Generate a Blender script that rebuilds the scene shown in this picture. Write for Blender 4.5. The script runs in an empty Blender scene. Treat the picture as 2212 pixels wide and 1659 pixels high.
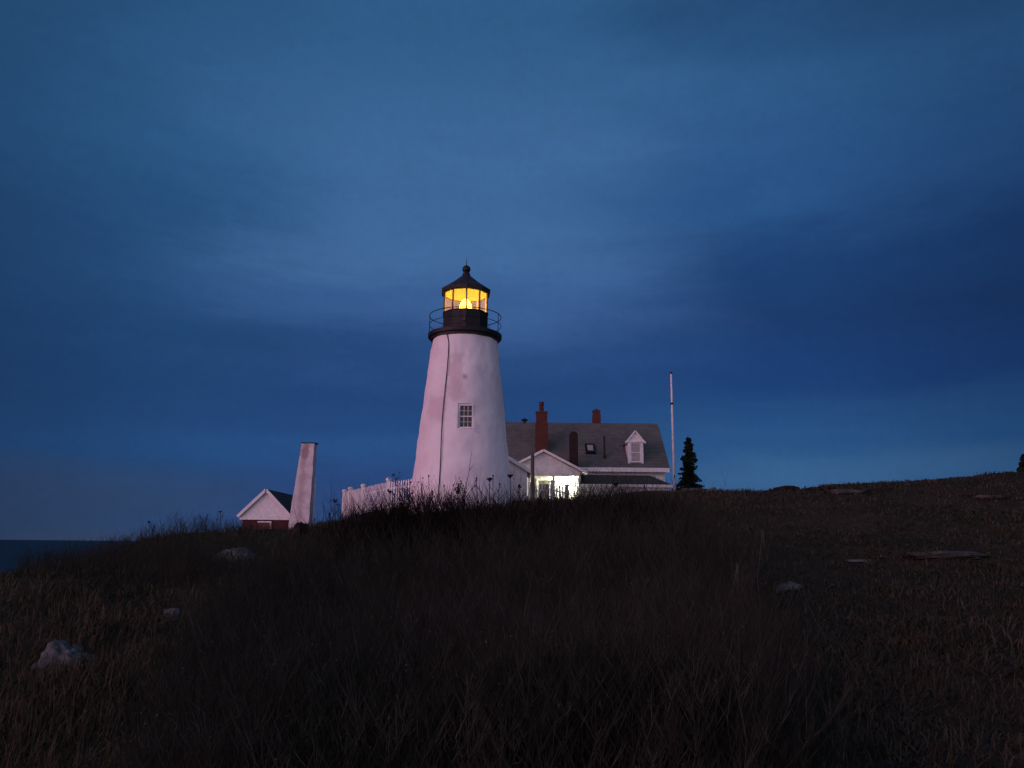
import bpy, bmesh, math, random
import numpy as np
from mathutils import Vector, Matrix, noise as mnoise

# ------------------------------------------------------------------ camera, world, sun, exposure
SC = bpy.context.scene
COL = SC.collection
R = math.radians
FPX, CX, CY = 1726.0, 1106.0, 829.5            # focal length and centre in pixels of a 2212 px wide frame
PITCH, ROLL = 11.35, 0.55
cam = bpy.data.objects.new('camera', bpy.data.cameras.new('camera'))
COL.objects.link(cam)
cam.data.sensor_width = 36.0
cam.data.lens = 36.0 * FPX / 2212.0
cam.data.clip_start, cam.data.clip_end = 0.1, 120000.0
CAMROT = Matrix.Rotation(R(90 + PITCH), 3, 'X') @ Matrix.Rotation(R(ROLL), 3, 'Z')
cam.matrix_world = CAMROT.to_4x4()
SC.camera = cam
SC.view_settings.view_transform = 'Standard'
SC.view_settings.look = 'None'
SC.view_settings.exposure = 0.0
SC.view_settings.gamma = 1.0
SC.cycles.use_denoising = True
SC.cycles.use_light_tree = False
SC.cycles.max_bounces = 6
SC.cycles.transparent_max_bounces = 12

SUN_AZ, SUN_EL = -122.0, 8.0                    # degrees from straight ahead (right positive), degrees up
def sun_dir():
    a, e = R(SUN_AZ), R(SUN_EL)
    return Vector((math.sin(a) * math.cos(e), math.cos(a) * math.cos(e), math.sin(e)))
sl = bpy.data.lights.new('dusk_glow', 'SUN')
sl.energy = 1.8
sl.angle = R(50)
sl.color = (1.0, 0.44, 0.58)
so = bpy.data.objects.new('dusk_glow', sl)
COL.objects.link(so)
so.rotation_euler = sun_dir().to_track_quat('Z', 'Y').to_euler()

def srgb(*c):
    return tuple(((v / 255) / 12.92 if v / 255 <= 0.04045 else ((v / 255 + 0.055) / 1.055) ** 2.4) for v in c)

W = bpy.data.worlds.new('World')
SC.world = W
W.use_nodes = True
nt = W.node_tree
nt.nodes.clear()
class G:                                         # small node graph helper
    def __init__(s, tree): s.t = tree
    def n(s, typ, **kw):
        nd = s.t.nodes.new(typ)
        for k, v in kw.items(): setattr(nd, k, v)
        return nd
    def put(s, sock, v):
        if isinstance(v, bpy.types.NodeSocket): s.t.links.new(v, sock)
        elif v is not None:
            if hasattr(sock.default_value, '__len__'):
                v = tuple(v) if hasattr(v, '__len__') else (v,) * len(sock.default_value)
                if len(sock.default_value) == 4 and len(v) == 3: v = v + (1.0,)
            sock.default_value = v
    def m(s, op, a, b=None, c=None, clamp=False):
        nd = s.n('ShaderNodeMath', operation=op, use_clamp=clamp)
        s.put(nd.inputs[0], a)
        if b is not None: s.put(nd.inputs[1], b)
        if c is not None: s.put(nd.inputs[2], c)
        return nd.outputs[0]
    def step(s, v, lo, hi):                      # smoothstep lo..hi -> 0..1
        nd = s.n('ShaderNodeMapRange', interpolation_type='SMOOTHSTEP')
        s.put(nd.inputs[0], v); s.put(nd.inputs[1], lo); s.put(nd.inputs[2], hi)
        return nd.outputs[0]
    def mix(s, f, a, b, mode='MIX'):
        nd = s.n('ShaderNodeMix', data_type='RGBA', blend_type=mode)
        s.put(nd.inputs[0], f); s.put(nd.inputs[6], a); s.put(nd.inputs[7], b)
        return nd.outputs[2]
    def noise(s, vec, scale, detail=4, rough=0.55, dist=0.0):
        nd = s.n('ShaderNodeTexNoise')
        if vec is not None: s.put(nd.inputs['Vector'], vec)
        s.put(nd.inputs['Scale'], scale); s.put(nd.inputs['Detail'], detail)
        s.put(nd.inputs['Roughness'], rough); s.put(nd.inputs['Distortion'], dist)
        return nd.outputs['Fac']
    def xyz(s, a, b, c):
        nd = s.n('ShaderNodeCombineXYZ')
        s.put(nd.inputs[0], a); s.put(nd.inputs[1], b); s.put(nd.inputs[2], c)
        return nd.outputs[0]
    def sep(s, v):
        nd = s.n('ShaderNodeSeparateXYZ'); s.put(nd.inputs[0], v)
        return nd.outputs
    def ramp(s, f, stops, interp='EASE'):
        nd = s.n('ShaderNodeValToRGB'); s.put(nd.inputs[0], f)
        cr = nd.color_ramp; cr.interpolation = interp
        while len(cr.elements) < len(stops): cr.elements.new(0.5)
        for e, (p, c) in zip(cr.elements, stops):
            e.position = p; e.color = tuple(c) + (1.0,)
        return nd.outputs[0]

g = G(nt)
d = g.n('ShaderNodeTexCoord').outputs['Generated']
X, Y_, Z = g.sep(d)
az = g.m('ARCTAN2', X, Y_)
el = g.m('ARCSINE', Z)
band = g.noise(g.xyz(g.m('MULTIPLY', az, 1.3), g.m('MULTIPLY', el, 7.0), 3.1), 1.6, 6, 0.55, 0.4)
wisp = g.noise(g.xyz(g.m('MULTIPLY', az, 4.0), g.m('MULTIPLY', el, 13.0), 9.7), 2.2, 12, 0.68, 0.6)
elw = g.m('ADD', el, g.m('MULTIPLY', g.m('SUBTRACT', band, 0.5), 0.11))
elw = g.m('ADD', elw, g.m('MULTIPLY', g.m('SUBTRACT', wisp, 0.5), 0.028))
fe = g.m('DIVIDE', elw, R(40), clamp=True)
P = lambda deg, *c: (deg / 40.0, srgb(c[0] * 1.04, c[1] * 1.02, c[2] * 0.975))
left = g.ramp(fe, [P(0, 50, 66, 100), P(2, 42, 66, 106), P(6, 28, 68, 120), P(10, 26, 64, 115), P(14, 29, 67, 117), P(19, 33, 73, 123), P(25, 40, 84, 134), P(31, 41, 84, 133), P(37, 36, 76, 122)])
mid = g.ramp(fe, [P(0, 46, 70, 120), P(4, 38, 68, 124), P(7, 36, 76, 134), P(10, 30, 66, 122), P(13, 36, 71, 127), P(16.5, 54, 90, 148), P(20, 61, 101, 156), P(26, 57, 100, 153), P(37, 44, 88, 138)])
right = g.ramp(fe, [P(0, 60, 98, 144), P(4.5, 54, 94, 144), P(8, 38, 80, 134), P(11.5, 23, 60, 117), P(15, 22, 56, 109), P(19, 24, 61, 115), P(24, 38, 80, 136), P(30, 42, 86, 138), P(37, 32, 68, 114)])
azw = g.m('ADD', az, g.m('MULTIPLY', g.m('SUBTRACT', band, 0.5), 0.35))
sky = g.mix(g.step(azw, -0.50, -0.14), left, mid)
sky = g.mix(g.step(azw, 0.02, 0.34), sky, right)
edge = g.step(g.m('ABSOLUTE', g.m('ADD', az, 0.03)), 0.34, 0.66)
sky = g.mix(edge, sky, g.mix(1.0, sky, (0.62, 0.66, 0.70), 'MULTIPLY'))
fine = g.noise(d, 90.0, 3, 0.7)
grain = g.m('ADD', g.m('MULTIPLY_ADD', g.m('SUBTRACT', wisp, 0.5), 0.22, 1.0), g.m('MULTIPLY', g.m('SUBTRACT', fine, 0.5), 0.16))
sky = g.mix(1.0, sky, g.xyz(grain, grain, grain), 'MULTIPLY')
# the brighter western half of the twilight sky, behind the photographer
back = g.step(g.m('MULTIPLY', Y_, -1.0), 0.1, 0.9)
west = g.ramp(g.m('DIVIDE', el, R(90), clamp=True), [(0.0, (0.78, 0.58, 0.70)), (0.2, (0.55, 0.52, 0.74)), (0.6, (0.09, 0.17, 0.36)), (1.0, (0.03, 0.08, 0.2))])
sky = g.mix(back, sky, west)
below = g.step(Z, -0.02, -0.10)
sky = g.mix(below, sky, (0.006, 0.008, 0.014))
nish = g.n('ShaderNodeTexSky', sky_type='NISHITA', sun_disc=False)
nish.sun_elevation = R(-3.0)
nish.sun_rotation = R(SUN_AZ)
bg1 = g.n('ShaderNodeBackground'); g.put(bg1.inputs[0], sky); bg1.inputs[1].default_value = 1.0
bg2 = g.n('ShaderNodeBackground'); g.put(bg2.inputs[0], nish.outputs[0]); bg2.inputs[1].default_value = 0.05
add = g.n('ShaderNodeAddShader'); out = g.n('ShaderNodeOutputWorld')
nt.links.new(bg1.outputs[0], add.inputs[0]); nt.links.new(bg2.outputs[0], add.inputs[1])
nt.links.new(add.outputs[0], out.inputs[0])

# ------------------------------------------------------------------ helpers
def ray(px, py):
    return CAMROT @ Vector(((px - CX) / FPX, (CY - py) / FPX, -1.0))
def at(px, py, y):
    v = ray(px, py)
    return v * (y / v.y)
rng = np.random.default_rng(7)
rnd = random.Random(11)

def tag(o, label=None, cat=None, group=None, kind=None):
    if label: o['label'] = label
    if cat: o['category'] = cat
    if group: o['group'] = group
    if kind: o['kind'] = kind
    return o
def empty(name, loc, label, cat, group=None):
    o = bpy.data.objects.new(name, None)
    o.empty_display_size = 0.2
    o.location = loc
    COL.objects.link(o)
    return tag(o, label, cat, group)
def world_loc(o):
    v = Vector(o.location)
    while o.parent:
        o = o.parent; v = v + Vector(o.location)
    return v

class MB:
    def __init__(s): s.v, s.f = [], []
    def add(s, vs, fs):
        b = len(s.v)
        s.v += [tuple(p) for p in vs]
        s.f += [tuple(i + b for i in f) for f in fs]
        return s
    def box(s, x0, x1, y0, y1, z0, z1):
        vs = [(x, y, z) for z in (z0, z1) for y in (y0, y1) for x in (x0, x1)]
        return s.add(vs, [(0, 2, 3, 1), (4, 5, 7, 6), (0, 1, 5, 4), (2, 6, 7, 3), (0, 4, 6, 2), (1, 3, 7, 5)])
    def prism(s, poly, a, b):                    # polygon of 3-D points at a offset and at b offset
        n = len(poly)
        A = [Vector(p) + Vector(a) for p in poly]; B = [Vector(p) + Vector(b) for p in poly]
        return s.add(A + B, [tuple(range(n - 1, -1, -1)), tuple(range(n, 2 * n))] + [(i, (i + 1) % n, n + (i + 1) % n, n + i) for i in range(n)])
    def beam(s, p, q, w, h, up=(0, 0, 1)):       # rectangular bar from p to q
        p, q = Vector(p), Vector(q); t = (q - p).normalized()
        sd = t.cross(Vector(up)).normalized(); u = sd.cross(t).normalized()
        sec = [sd * w / 2 + u * h / 2, -sd * w / 2 + u * h / 2, -sd * w / 2 - u * h / 2, sd * w / 2 - u * h / 2]
        return s.add([p + c for c in sec] + [q + c for c in sec], [(3, 2, 1, 0), (4, 5, 6, 7)] + [(i, (i + 1) % 4, 4 + (i + 1) % 4, 4 + i) for i in range(4)])
    def tube(s, pts, rad, n=6):
        pts = [Vector(p) for p in pts]
        rad = rad if hasattr(rad, '__len__') else [rad] * len(pts)
        vs, fs = [], []
        for i, p in enumerate(pts):
            t = (pts[min(i + 1, len(pts) - 1)] - pts[max(i - 1, 0)]).normalized()
            a = t.cross(Vector((0, 1, 0.13))).normalized(); b = t.cross(a)
            for k in range(n):
                w = 2 * math.pi * k / n
                vs.append(p + (a * math.cos(w) + b * math.sin(w)) * rad[i])
        for i in range(len(pts) - 1):
            for k in range(n):
                fs.append((i * n + k, i * n + (k + 1) % n, (i + 1) * n + (k + 1) % n, (i + 1) * n + k))
        fs.append(tuple(range(n - 1, -1, -1))); fs.append(tuple((len(pts) - 1) * n + k for k in range(n)))
        return s.add(vs, fs)
    def lathe(s, c, prof, n=48, a0=0.0, cap=True, jit=None):
        vs, fs = [], []
        for (r, z) in prof:
            for k in range(n):
                w = a0 + 2 * math.pi * k / n
                rr = r + (jit(w, z) if jit else 0)
                vs.append((c[0] + rr * math.cos(w), c[1] + rr * math.sin(w), c[2] + z))
        m = len(prof)
        for i in range(m - 1):
            for k in range(n):
                fs.append((i * n + k, i * n + (k + 1) % n, (i + 1) * n + (k + 1) % n, (i + 1) * n + k))
        if cap:
            fs.append(tuple(range(n - 1, -1, -1))); fs.append(tuple((m - 1) * n + k for k in range(n)))
        return s.add(vs, fs)
    def ring(s, c, r, z, t, n=48):               # a round rail
        vs, fs, q = [], [], 6
        for k in range(n):
            w = 2 * math.pi * k / n
            for j in range(q):
                u = 2 * math.pi * j / q
                rr = r + t * math.cos(u)
                vs.append((c[0] + rr * math.cos(w), c[1] + rr * math.sin(w), c[2] + z + t * math.sin(u)))
        for k in range(n):
            for j in range(q):
                k2, j2 = (k + 1) % n, (j + 1) % q
                fs.append((k * q + j, k2 * q + j, k2 * q + j2, k * q + j2))
        return s.add(vs, fs)
    def build(s, name, mat, parent=None, smooth=False):
        me = bpy.data.meshes.new(name)
        o = bpy.data.objects.new(name, me)
        off = Vector((0, 0, 0))
        if parent is not None:
            o.parent = parent; off = world_loc(parent)
        me.from_pydata([tuple(Vector(p) - off) for p in s.v], [], s.f)
        bm = bmesh.new(); bm.from_mesh(me)
        bmesh.ops.recalc_face_normals(bm, faces=bm.faces); bm.to_mesh(me); bm.free()
        me.materials.append(mat)
        if smooth:
            me.polygons.foreach_set('use_smooth', [True] * len(me.polygons))
        COL.objects.link(o)
        return o

def np_mesh(name, V, F, mat, parent=None, smooth=False):
    """vertices (n,3) and a list of face index arrays (quads and/or triangles)"""
    me = bpy.data.meshes.new(name)
    me.vertices.add(len(V)); me.vertices.foreach_set('co', np.asarray(V, np.float32).ravel())
    loops = np.concatenate([f.ravel() for f in F]); tot = np.concatenate([np.full(len(f), f.shape[1]) for f in F])
    start = np.concatenate([[0], np.cumsum(tot)[:-1]])
    me.loops.add(len(loops)); me.loops.foreach_set('vertex_index', loops.astype(np.int32))
    me.polygons.add(len(tot)); me.polygons.foreach_set('loop_start', start.astype(np.int32))
    if smooth: me.polygons.foreach_set('use_smooth', np.ones(len(tot), bool))
    me.update(calc_edges=True)
    me.materials.append(mat)
    o = bpy.data.objects.new(name, me); COL.objects.link(o)
    if parent is not None: o.parent = parent
    return o

# ------------------------------------------------------------------ materials
def material(name, color=None, rough=0.7, fn=None, bump=None, metal=0.0, spec=0.3):
    m = bpy.data.materials.new(name); m.use_nodes = True
    t = m.node_tree; bs = t.nodes['Principled BSDF']; q = G(t)
    bs.inputs['Roughness'].default_value = rough; bs.inputs['Metallic'].default_value = metal
    bs.inputs['Specular IOR Level'].default_value = spec
    pos = q.n('ShaderNodeNewGeometry').outputs['Position']
    if fn: q.put(bs.inputs['Base Color'], fn(q, pos))
    else: q.put(bs.inputs['Base Color'], color)
    if bump:
        h, st, ds = bump(q, pos)
        b = q.n('ShaderNodeBump'); q.put(b.inputs['Height'], h)
        b.inputs['Strength'].default_value = st; b.inputs['Distance'].default_value = ds
        t.links.new(b.outputs[0], bs.inputs['Normal'])
    return m
def mottled(a, b, scale, detail=6, lo=0.35, hi=0.65):
    return lambda q, p: q.mix(q.step(q.noise(p, scale, detail), lo, hi), a, b)
def nbump(scale, st=0.5, ds=0.02, detail=6):
    return lambda q, p: (q.noise(p, scale, detail), st, ds)

def ground_col(q, p):
    c = q.mix(q.step(q.noise(p, 0.35, 5), 0.35, 0.65), (0.022, 0.025, 0.014), (0.040, 0.032, 0.021))
    return q.mix(q.step(q.noise(p, 3.0, 8, 0.65), 0.45, 0.75), c, (0.046, 0.050, 0.034))
M_ground = material('ground_soil', rough=0.95, fn=ground_col, bump=nbump(9, 0.9, 0.05, 8), spec=0.05)
M_sea = material('sea_water', (0.004, 0.010, 0.020), 0.5, spec=0.12, bump=lambda q, p: (q.noise(p, 0.25, 6, 0.6), 0.6, 0.4))
def veg(name, cols, scale=1.2):
    def fn(q, p):
        c = q.mix(q.step(q.noise(p, scale, 4), 0.4, 0.6), cols[0], cols[1])
        c = q.mix(q.step(q.noise(p, scale * 2.7, 5, 0.6), 0.54, 0.64), c, tuple(v * 1.5 for v in cols[0]))
        return q.mix(q.step(q.noise(p, scale * 9, 2), 0.5, 0.72), c, cols[2])
    return material(name, rough=0.9, fn=fn, spec=0.05)
def grass_col(q, p):
    c = q.mix(q.step(q.noise(p, 0.5, 5), 0.38, 0.62), (0.034, 0.036, 0.020), (0.060, 0.046, 0.029))
    c = q.mix(q.step(q.noise(p, 1.7, 5, 0.65), 0.52, 0.68), c, (0.088, 0.080, 0.052))
    return q.mix(q.step(q.noise(p, 14, 2), 0.5, 0.75), c, (0.082, 0.086, 0.062))
M_grass = material('dry_grass', rough=0.9, fn=grass_col, spec=0.05)
M_twig = veg('rose_twigs', [(0.040, 0.038, 0.030), (0.030, 0.036, 0.025), (0.070, 0.074, 0.058)], 0.8)
M_brush = material('dark_brush', rough=0.95, fn=mottled((0.009, 0.007, 0.006), (0.018, 0.013, 0.011), 5), spec=0.03)
M_stalk = material('dead_stalk', rough=0.9, fn=mottled((0.014, 0.010, 0.009), (0.022, 0.016, 0.013), 9), spec=0.05)
M_seed = material('seed_head', rough=1.0, fn=mottled((0.016, 0.010, 0.009), (0.030, 0.018, 0.015), 40), bump=nbump(80, 0.8, 0.01), spec=0.02)
M_straw = material('pale_straw', rough=0.9, fn=mottled((0.07, 0.075, 0.055), (0.11, 0.11, 0.08), 8), spec=0.05)
def rock_col(q, p):
    c = q.mix(q.step(q.noise(p, 1.6, 8, 0.65), 0.35, 0.65), (0.062, 0.073, 0.070), (0.130, 0.146, 0.138))
    return q.mix(q.step(q.noise(p, 6.0, 6, 0.7), 0.56, 0.70), c, (0.028, 0.030, 0.028))
M_rock = material('granite', rough=0.9, fn=rock_col, bump=nbump(7, 0.8, 0.06, 10), spec=0.2)
M_ledge = material('weathered_ledge', rough=0.95, fn=mottled((0.052, 0.056, 0.050), (0.125, 0.132, 0.120), 2.2, 9, 0.4, 0.7), bump=nbump(7, 0.9, 0.08, 10), spec=0.1)
M_darkrock = material('lichen_rock', rough=0.95, fn=mottled((0.018, 0.013, 0.012), (0.038, 0.028, 0.025), 3, 8), bump=nbump(7, 0.8, 0.06, 10), spec=0.1)
TX, TY = -2.33, 38.0                             # axis of the light tower
def tower_paint(q, p):
    base = q.mix(q.step(q.noise(p, 0.8, 6), 0.35, 0.7), (0.83, 0.79, 0.80), (0.74, 0.69, 0.71))
    base = q.mix(q.m('MULTIPLY', q.step(q.noise(p, 5, 6, 0.7), 0.56, 0.74), 0.35), base, (0.52, 0.46, 0.48))
    x, y, z = q.sep(p)
    n1 = q.m('MULTIPLY', q.m('SUBTRACT', q.noise(p, 2.0, 7, 0.65), 0.5), 0.9)
    def patch(x0, x1, z0, z1, col, amt, soft=0.12):
        fx = q.m('MULTIPLY', q.step(q.m('ADD', x, n1), x0 - soft, x0 + soft), q.step(q.m('ADD', x, n1), x1 + soft, x1 - soft))
        fz = q.m('MULTIPLY', q.step(q.m('ADD', z, n1), z0 - soft, z0 + soft), q.step(q.m('ADD', z, n1), z1 + soft, z1 - soft))
        fy = q.step(y, TY + 0.5, TY)
        return q.m('MULTIPLY', q.m('MULTIPLY', fx, fz), q.m('MULTIPLY', fy, amt)), col
    for args in TPATCH:
        f, col = patch(*args)
        base = q.mix(f, base, col)
    # rain streaks run down the wall
    st = q.noise(q.xyz(q.m('MULTIPLY', x, 5.0), q.m('MULTIPLY', y, 5.0), q.m('MULTIPLY', z, 0.5)), 1.0, 5, 0.6)
    return q.mix(q.m('MULTIPLY', q.step(st, 0.55, 0.75), 0.25), base, (0.50, 0.45, 0.48))
def tp(px, py): return at(px, py, TY - 2)
TPATCH = []
for (x0, x1, y0, y1, col, amt, soft) in [
        (922, 962, 850, 907, (0.62, 0.48, 0.52), 0.65, 0.2), (967, 1000, 760, 862, (0.60, 0.47, 0.50), 0.6, 0.16),
        (1000, 1012, 805, 814, (0.36, 0.28, 0.31), 0.8, 0.07), (1024, 1036, 918, 938, (0.5, 0.45, 0.5), 0.5, 0.10),
        (1060, 1110, 800, 900, (0.58, 0.54, 0.60), 0.4, 0.2), (985, 1045, 1010, 1040, (0.6, 0.55, 0.58), 0.4, 0.2)]:
    a_, b_ = tp(x0, y1), tp(x1, y0)
    TPATCH.append((a_.x, b_.x, a_.z, b_.z, col, amt, soft))
M_tower = material('whitewashed_stone', rough=0.85, fn=tower_paint, spec=0.15,
                   bump=lambda q, p: (q.m('ADD', q.noise(p, 2.2, 6, 0.6), q.m('MULTIPLY', q.noise(p, 18, 5, 0.6), 0.3)), 0.4, 0.08))
M_white = material('white_paint', rough=0.6, fn=mottled((0.80, 0.78, 0.77), (0.70, 0.67, 0.66), 4), bump=nbump(30, 0.05, 0.004))
def clap_bump(q, p):
    x, y, z = q.sep(p)
    return q.m('FRACT', q.m('MULTIPLY', z, 8.0)), 0.7, 0.02
M_clap = material('white_clapboard', rough=0.6, fn=mottled((0.80, 0.77, 0.76), (0.68, 0.65, 0.64), 3), bump=clap_bump)
M_iron = material('black_iron', rough=0.55, fn=mottled((0.005, 0.006, 0.007), (0.011, 0.010, 0.009), 3.5, 8), bump=nbump(14, 0.4, 0.02), spec=0.35)
M_ironroof = material('dark_iron_roof', rough=0.6, fn=mottled((0.014, 0.015, 0.016), (0.030, 0.030, 0.030), 5, 8), bump=nbump(14, 0.4, 0.02), spec=0.3)
M_inner = material('lantern_ceiling_paint', (0.80, 0.76, 0.66), 0.7)
M_cable = material('cable_rubber', (0.03, 0.015, 0.018), 0.7)
def shingle(a, b):
    def fn(q, p):
        x, y, z = q.sep(p)
        br = q.n('ShaderNodeTexBrick'); q.put(br.inputs['Vector'], q.xyz(x, q.m('ADD', z, q.m('MULTIPLY', y, 0.2)), 0.0))
        br.inputs['Scale'].default_value = 1.0
        for k, v in (('Mortar Size', 0.012), ('Brick Width', 0.3), ('Row Height', 0.13), ('Bias', 0.0)): br.inputs[k].default_value = v
        q.put(br.inputs['Color1'], a); q.put(br.inputs['Color2'], b); q.put(br.inputs['Mortar'], tuple(v * 0.5 for v in a))
        return q.mix(q.m('MULTIPLY', q.step(q.noise(p, 1.1, 6), 0.4, 0.7), 0.5), br.outputs[0], tuple(v * 0.7 for v in a))
    return fn
M_shingle = material('grey_shingle', rough=0.9, fn=shingle((0.115, 0.122, 0.110), (0.160, 0.165, 0.148)), bump=nbump(14, 0.5, 0.02), spec=0.1)
M_greenroof = material('green_roof', rough=0.85, fn=shingle((0.055, 0.070, 0.062), (0.075, 0.088, 0.078)), bump=nbump(14, 0.5, 0.02), spec=0.15)
M_darkroof = material('slate_roof', rough=0.85, fn=shingle((0.050, 0.055, 0.060), (0.070, 0.074, 0.078)), bump=nbump(14, 0.5, 0.02), spec=0.15)
def brick(a, b, mortar, s=1.0):
    def fn(q, p):
        x, y, z = q.sep(p)
        br = q.n('ShaderNodeTexBrick'); q.put(br.inputs['Vector'], q.xyz(q.m('ADD', x, y), z, 0.0))
        br.inputs['Scale'].default_value = s
        for k, v in (('Mortar Size', 0.008), ('Brick Width', 0.22), ('Row Height', 0.075)): br.inputs[k].default_value = v
        q.put(br.inputs['Color1'], a); q.put(br.inputs['Color2'], b); q.put(br.inputs['Mortar'], mortar)
        return br.outputs[0]
    return fn
M_brick = material('red_brick', rough=0.9, fn=brick((0.085, 0.028, 0.022), (0.115, 0.040, 0.028), (0.08, 0.052, 0.044)), spec=0.1)
M_barnred = material('dark_red_brick', rough=0.9, fn=brick((0.070, 0.020, 0.022), (0.095, 0.026, 0.028), (0.07, 0.04, 0.04)), spec=0.1)
M_soot = material('sooty_brick', rough=0.9, fn=brick((0.030, 0.020, 0.018), (0.042, 0.026, 0.024), (0.03, 0.026, 0.024)), spec=0.1)
M_pot = material('clay_pot', rough=0.8, fn=mottled((0.06, 0.025, 0.022), (0.10, 0.035, 0.028), 6), spec=0.1)
def glassmat(name, tint=(1, 1, 1), haze=0.0, gloss=0.06, hazecol=(0.8, 0.7, 0.7)):
    m = bpy.data.materials.new(name); m.use_nodes = True
    t = m.node_tree; t.nodes.clear(); q = G(t)
    tr = q.n('ShaderNodeBsdfTransparent'); q.put(tr.inputs[0], tint)
    gl = q.n('ShaderNodeBsdfGlossy'); gl.inputs['Roughness'].default_value = 0.03
    tl = q.n('ShaderNodeBsdfTranslucent'); q.put(tl.inputs[0], hazecol)
    a = q.n('ShaderNodeMixShader'); q.put(a.inputs[0], gloss); t.links.new(tr.outputs[0], a.inputs[1]); t.links.new(gl.outputs[0], a.inputs[2])
    b = q.n('ShaderNodeMixShader'); q.put(b.inputs[0], haze); t.links.new(a.outputs[0], b.inputs[1]); t.links.new(tl.outputs[0], b.inputs[2])
    o = q.n('ShaderNodeOutputMaterial'); t.links.new(b.outputs[0], o.inputs[0])
    return m
M_lglass = glassmat('lantern_glass', haze=0.13, gloss=0.012, hazecol=(0.9, 0.66, 0.48))
M_pane = material('window_glass', (0.02, 0.012, 0.018), 0.08, spec=0.5)
M_palepane = material('blind_behind_glass', rough=0.35, fn=mottled((0.40, 0.36, 0.35), (0.30, 0.26, 0.26), 6), spec=0.4)
def emit(name, col, strength):
    m = bpy.data.materials.new(name); m.use_nodes = True
    bs = m.node_tree.nodes['Principled BSDF']
    bs.inputs['Base Color'].default_value = (*col, 1); bs.inputs['Emission Color'].default_value = (*col, 1)
    bs.inputs['Emission Strength'].default_value = strength
    return m
M_lens = emit('lit_lens', (1.0, 0.57, 0.04), 14.5)
M_bulb = emit('lit_bulb', (1.0, 0.93, 0.62), 14.0)
M_wood = material('weathered_wood', rough=0.9, fn=lambda q, p: q.mix(q.noise(q.xyz(*(q.m('MULTIPLY', c, k) for c, k in zip(q.sep(p), (14, 14, 1.2)))), 1.0, 6), (0.05, 0.045, 0.04), (0.12, 0.11, 0.10)), bump=nbump(25, 0.5, 0.01), spec=0.1)
M_door = material('grey_green_door', (0.11, 0.12, 0.10), 0.5)
M_bark = material('spruce_bark', rough=0.95, fn=mottled((0.03, 0.022, 0.018), (0.06, 0.045, 0.035), 12), spec=0.05)
M_needle = material('spruce_needles', rough=0.85, fn=mottled((0.012, 0.022, 0.014), (0.028, 0.042, 0.024), 3), spec=0.1)
def bell_paint(q, p):
    c = q.mix(q.step(q.noise(p, 1.2, 6), 0.4, 0.65), (0.66, 0.60, 0.60), (0.54, 0.48, 0.49))
    x, y, z = q.sep(p)
    n1 = q.m('MULTIPLY', q.m('SUBTRACT', q.noise(p, 2.0, 6, 0.65), 0.5), 0.9)
    a = at(660, 975, 68)
    dd = q.m('SQRT', q.m('ADD', q.m('POWER', q.m('SUBTRACT', x, a.x), 2.0), q.m('POWER', q.m('MULTIPLY', q.m('SUBTRACT', z, a.z), 0.5), 2.0)))
    c = q.mix(q.m('MULTIPLY', q.step(q.m('ADD', dd, n1), 0.55, 0.15), 0.75), c, (0.22, 0.15, 0.13))
    b = at(655, 1050, 68)
    f = q.step(q.m('ADD', q.m('ABSOLUTE', q.m('SUBTRACT', x, b.x)), n1), 0.42, 0.05)
    return q.mix(q.m('MULTIPLY', f, 0.5), c, (0.36, 0.24, 0.26))
M_bell = material('stained_whitewash', rough=0.9, fn=bell_paint, bump=nbump(4, 0.5, 0.05), spec=0.1)

# ------------------------------------------------------------------ terrain
def vnoise(x, y, seed=0):
    xi, yi = np.floor(x), np.floor(y); fx, fy = x - xi, y - yi
    def h(a, b):
        v = np.sin(a * 127.1 + b * 311.7 + seed * 74.7) * 43758.5453
        return v - np.floor(v)
    ux, uy = fx * fx * (3 - 2 * fx), fy * fy * (3 - 2 * fy)
    return (h(xi, yi) * (1 - ux) + h(xi + 1, yi) * ux) * (1 - uy) + (h(xi, yi + 1) * (1 - ux) + h(xi + 1, yi + 1) * ux) * uy
SEA_Z = -13.0
ctl = [(0, 0, -1.6), (0, -12, -2.0), (-10, 0, -3.2), (10, 0, -1.3), (22, 0, -0.6), (35, -8, 0.2),
       (0, 6, -1.5), (-5, 6, -2.0), (5, 6, -1.3), (0, 12, -1.05), (0, 20, -0.25), (0, 28, 0.7), (0, 33, 1.25), (5, 28, 0.8), (4, 36, 1.75),
       (-2.3, 38, 1.7), (-7.5, 42, 1.5), (-9, 46, 1.0), (4, 46, 2.2), (4, 53, 2.4), (10, 50, 2.6), (-4, 55, 1.8), (15, 56, 2.5), (28, 60, 3.0),
       (-21, 20, -3.4), (-30, 20, -8), (-45, 30, -15), (-25, 42, -3.5), (-21, 68, -0.3), (-17, 68, -0.2), (-30, 80, -5), (-40, 68, -8),
       (0, 75, 0.3), (25, 80, 1.0), (0, 100, -6), (-60, 0, -20), (-60, 100, -22), (70, 110, -6), (60, 40, 4.5), (60, 0, 1.0), (62, 70, 3),
       (0, 130, -18), (60, 130, -16), (-60, 130, -26), (-25, 0, -7), (-40, -14, -14), (60, -14, 0)]
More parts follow.
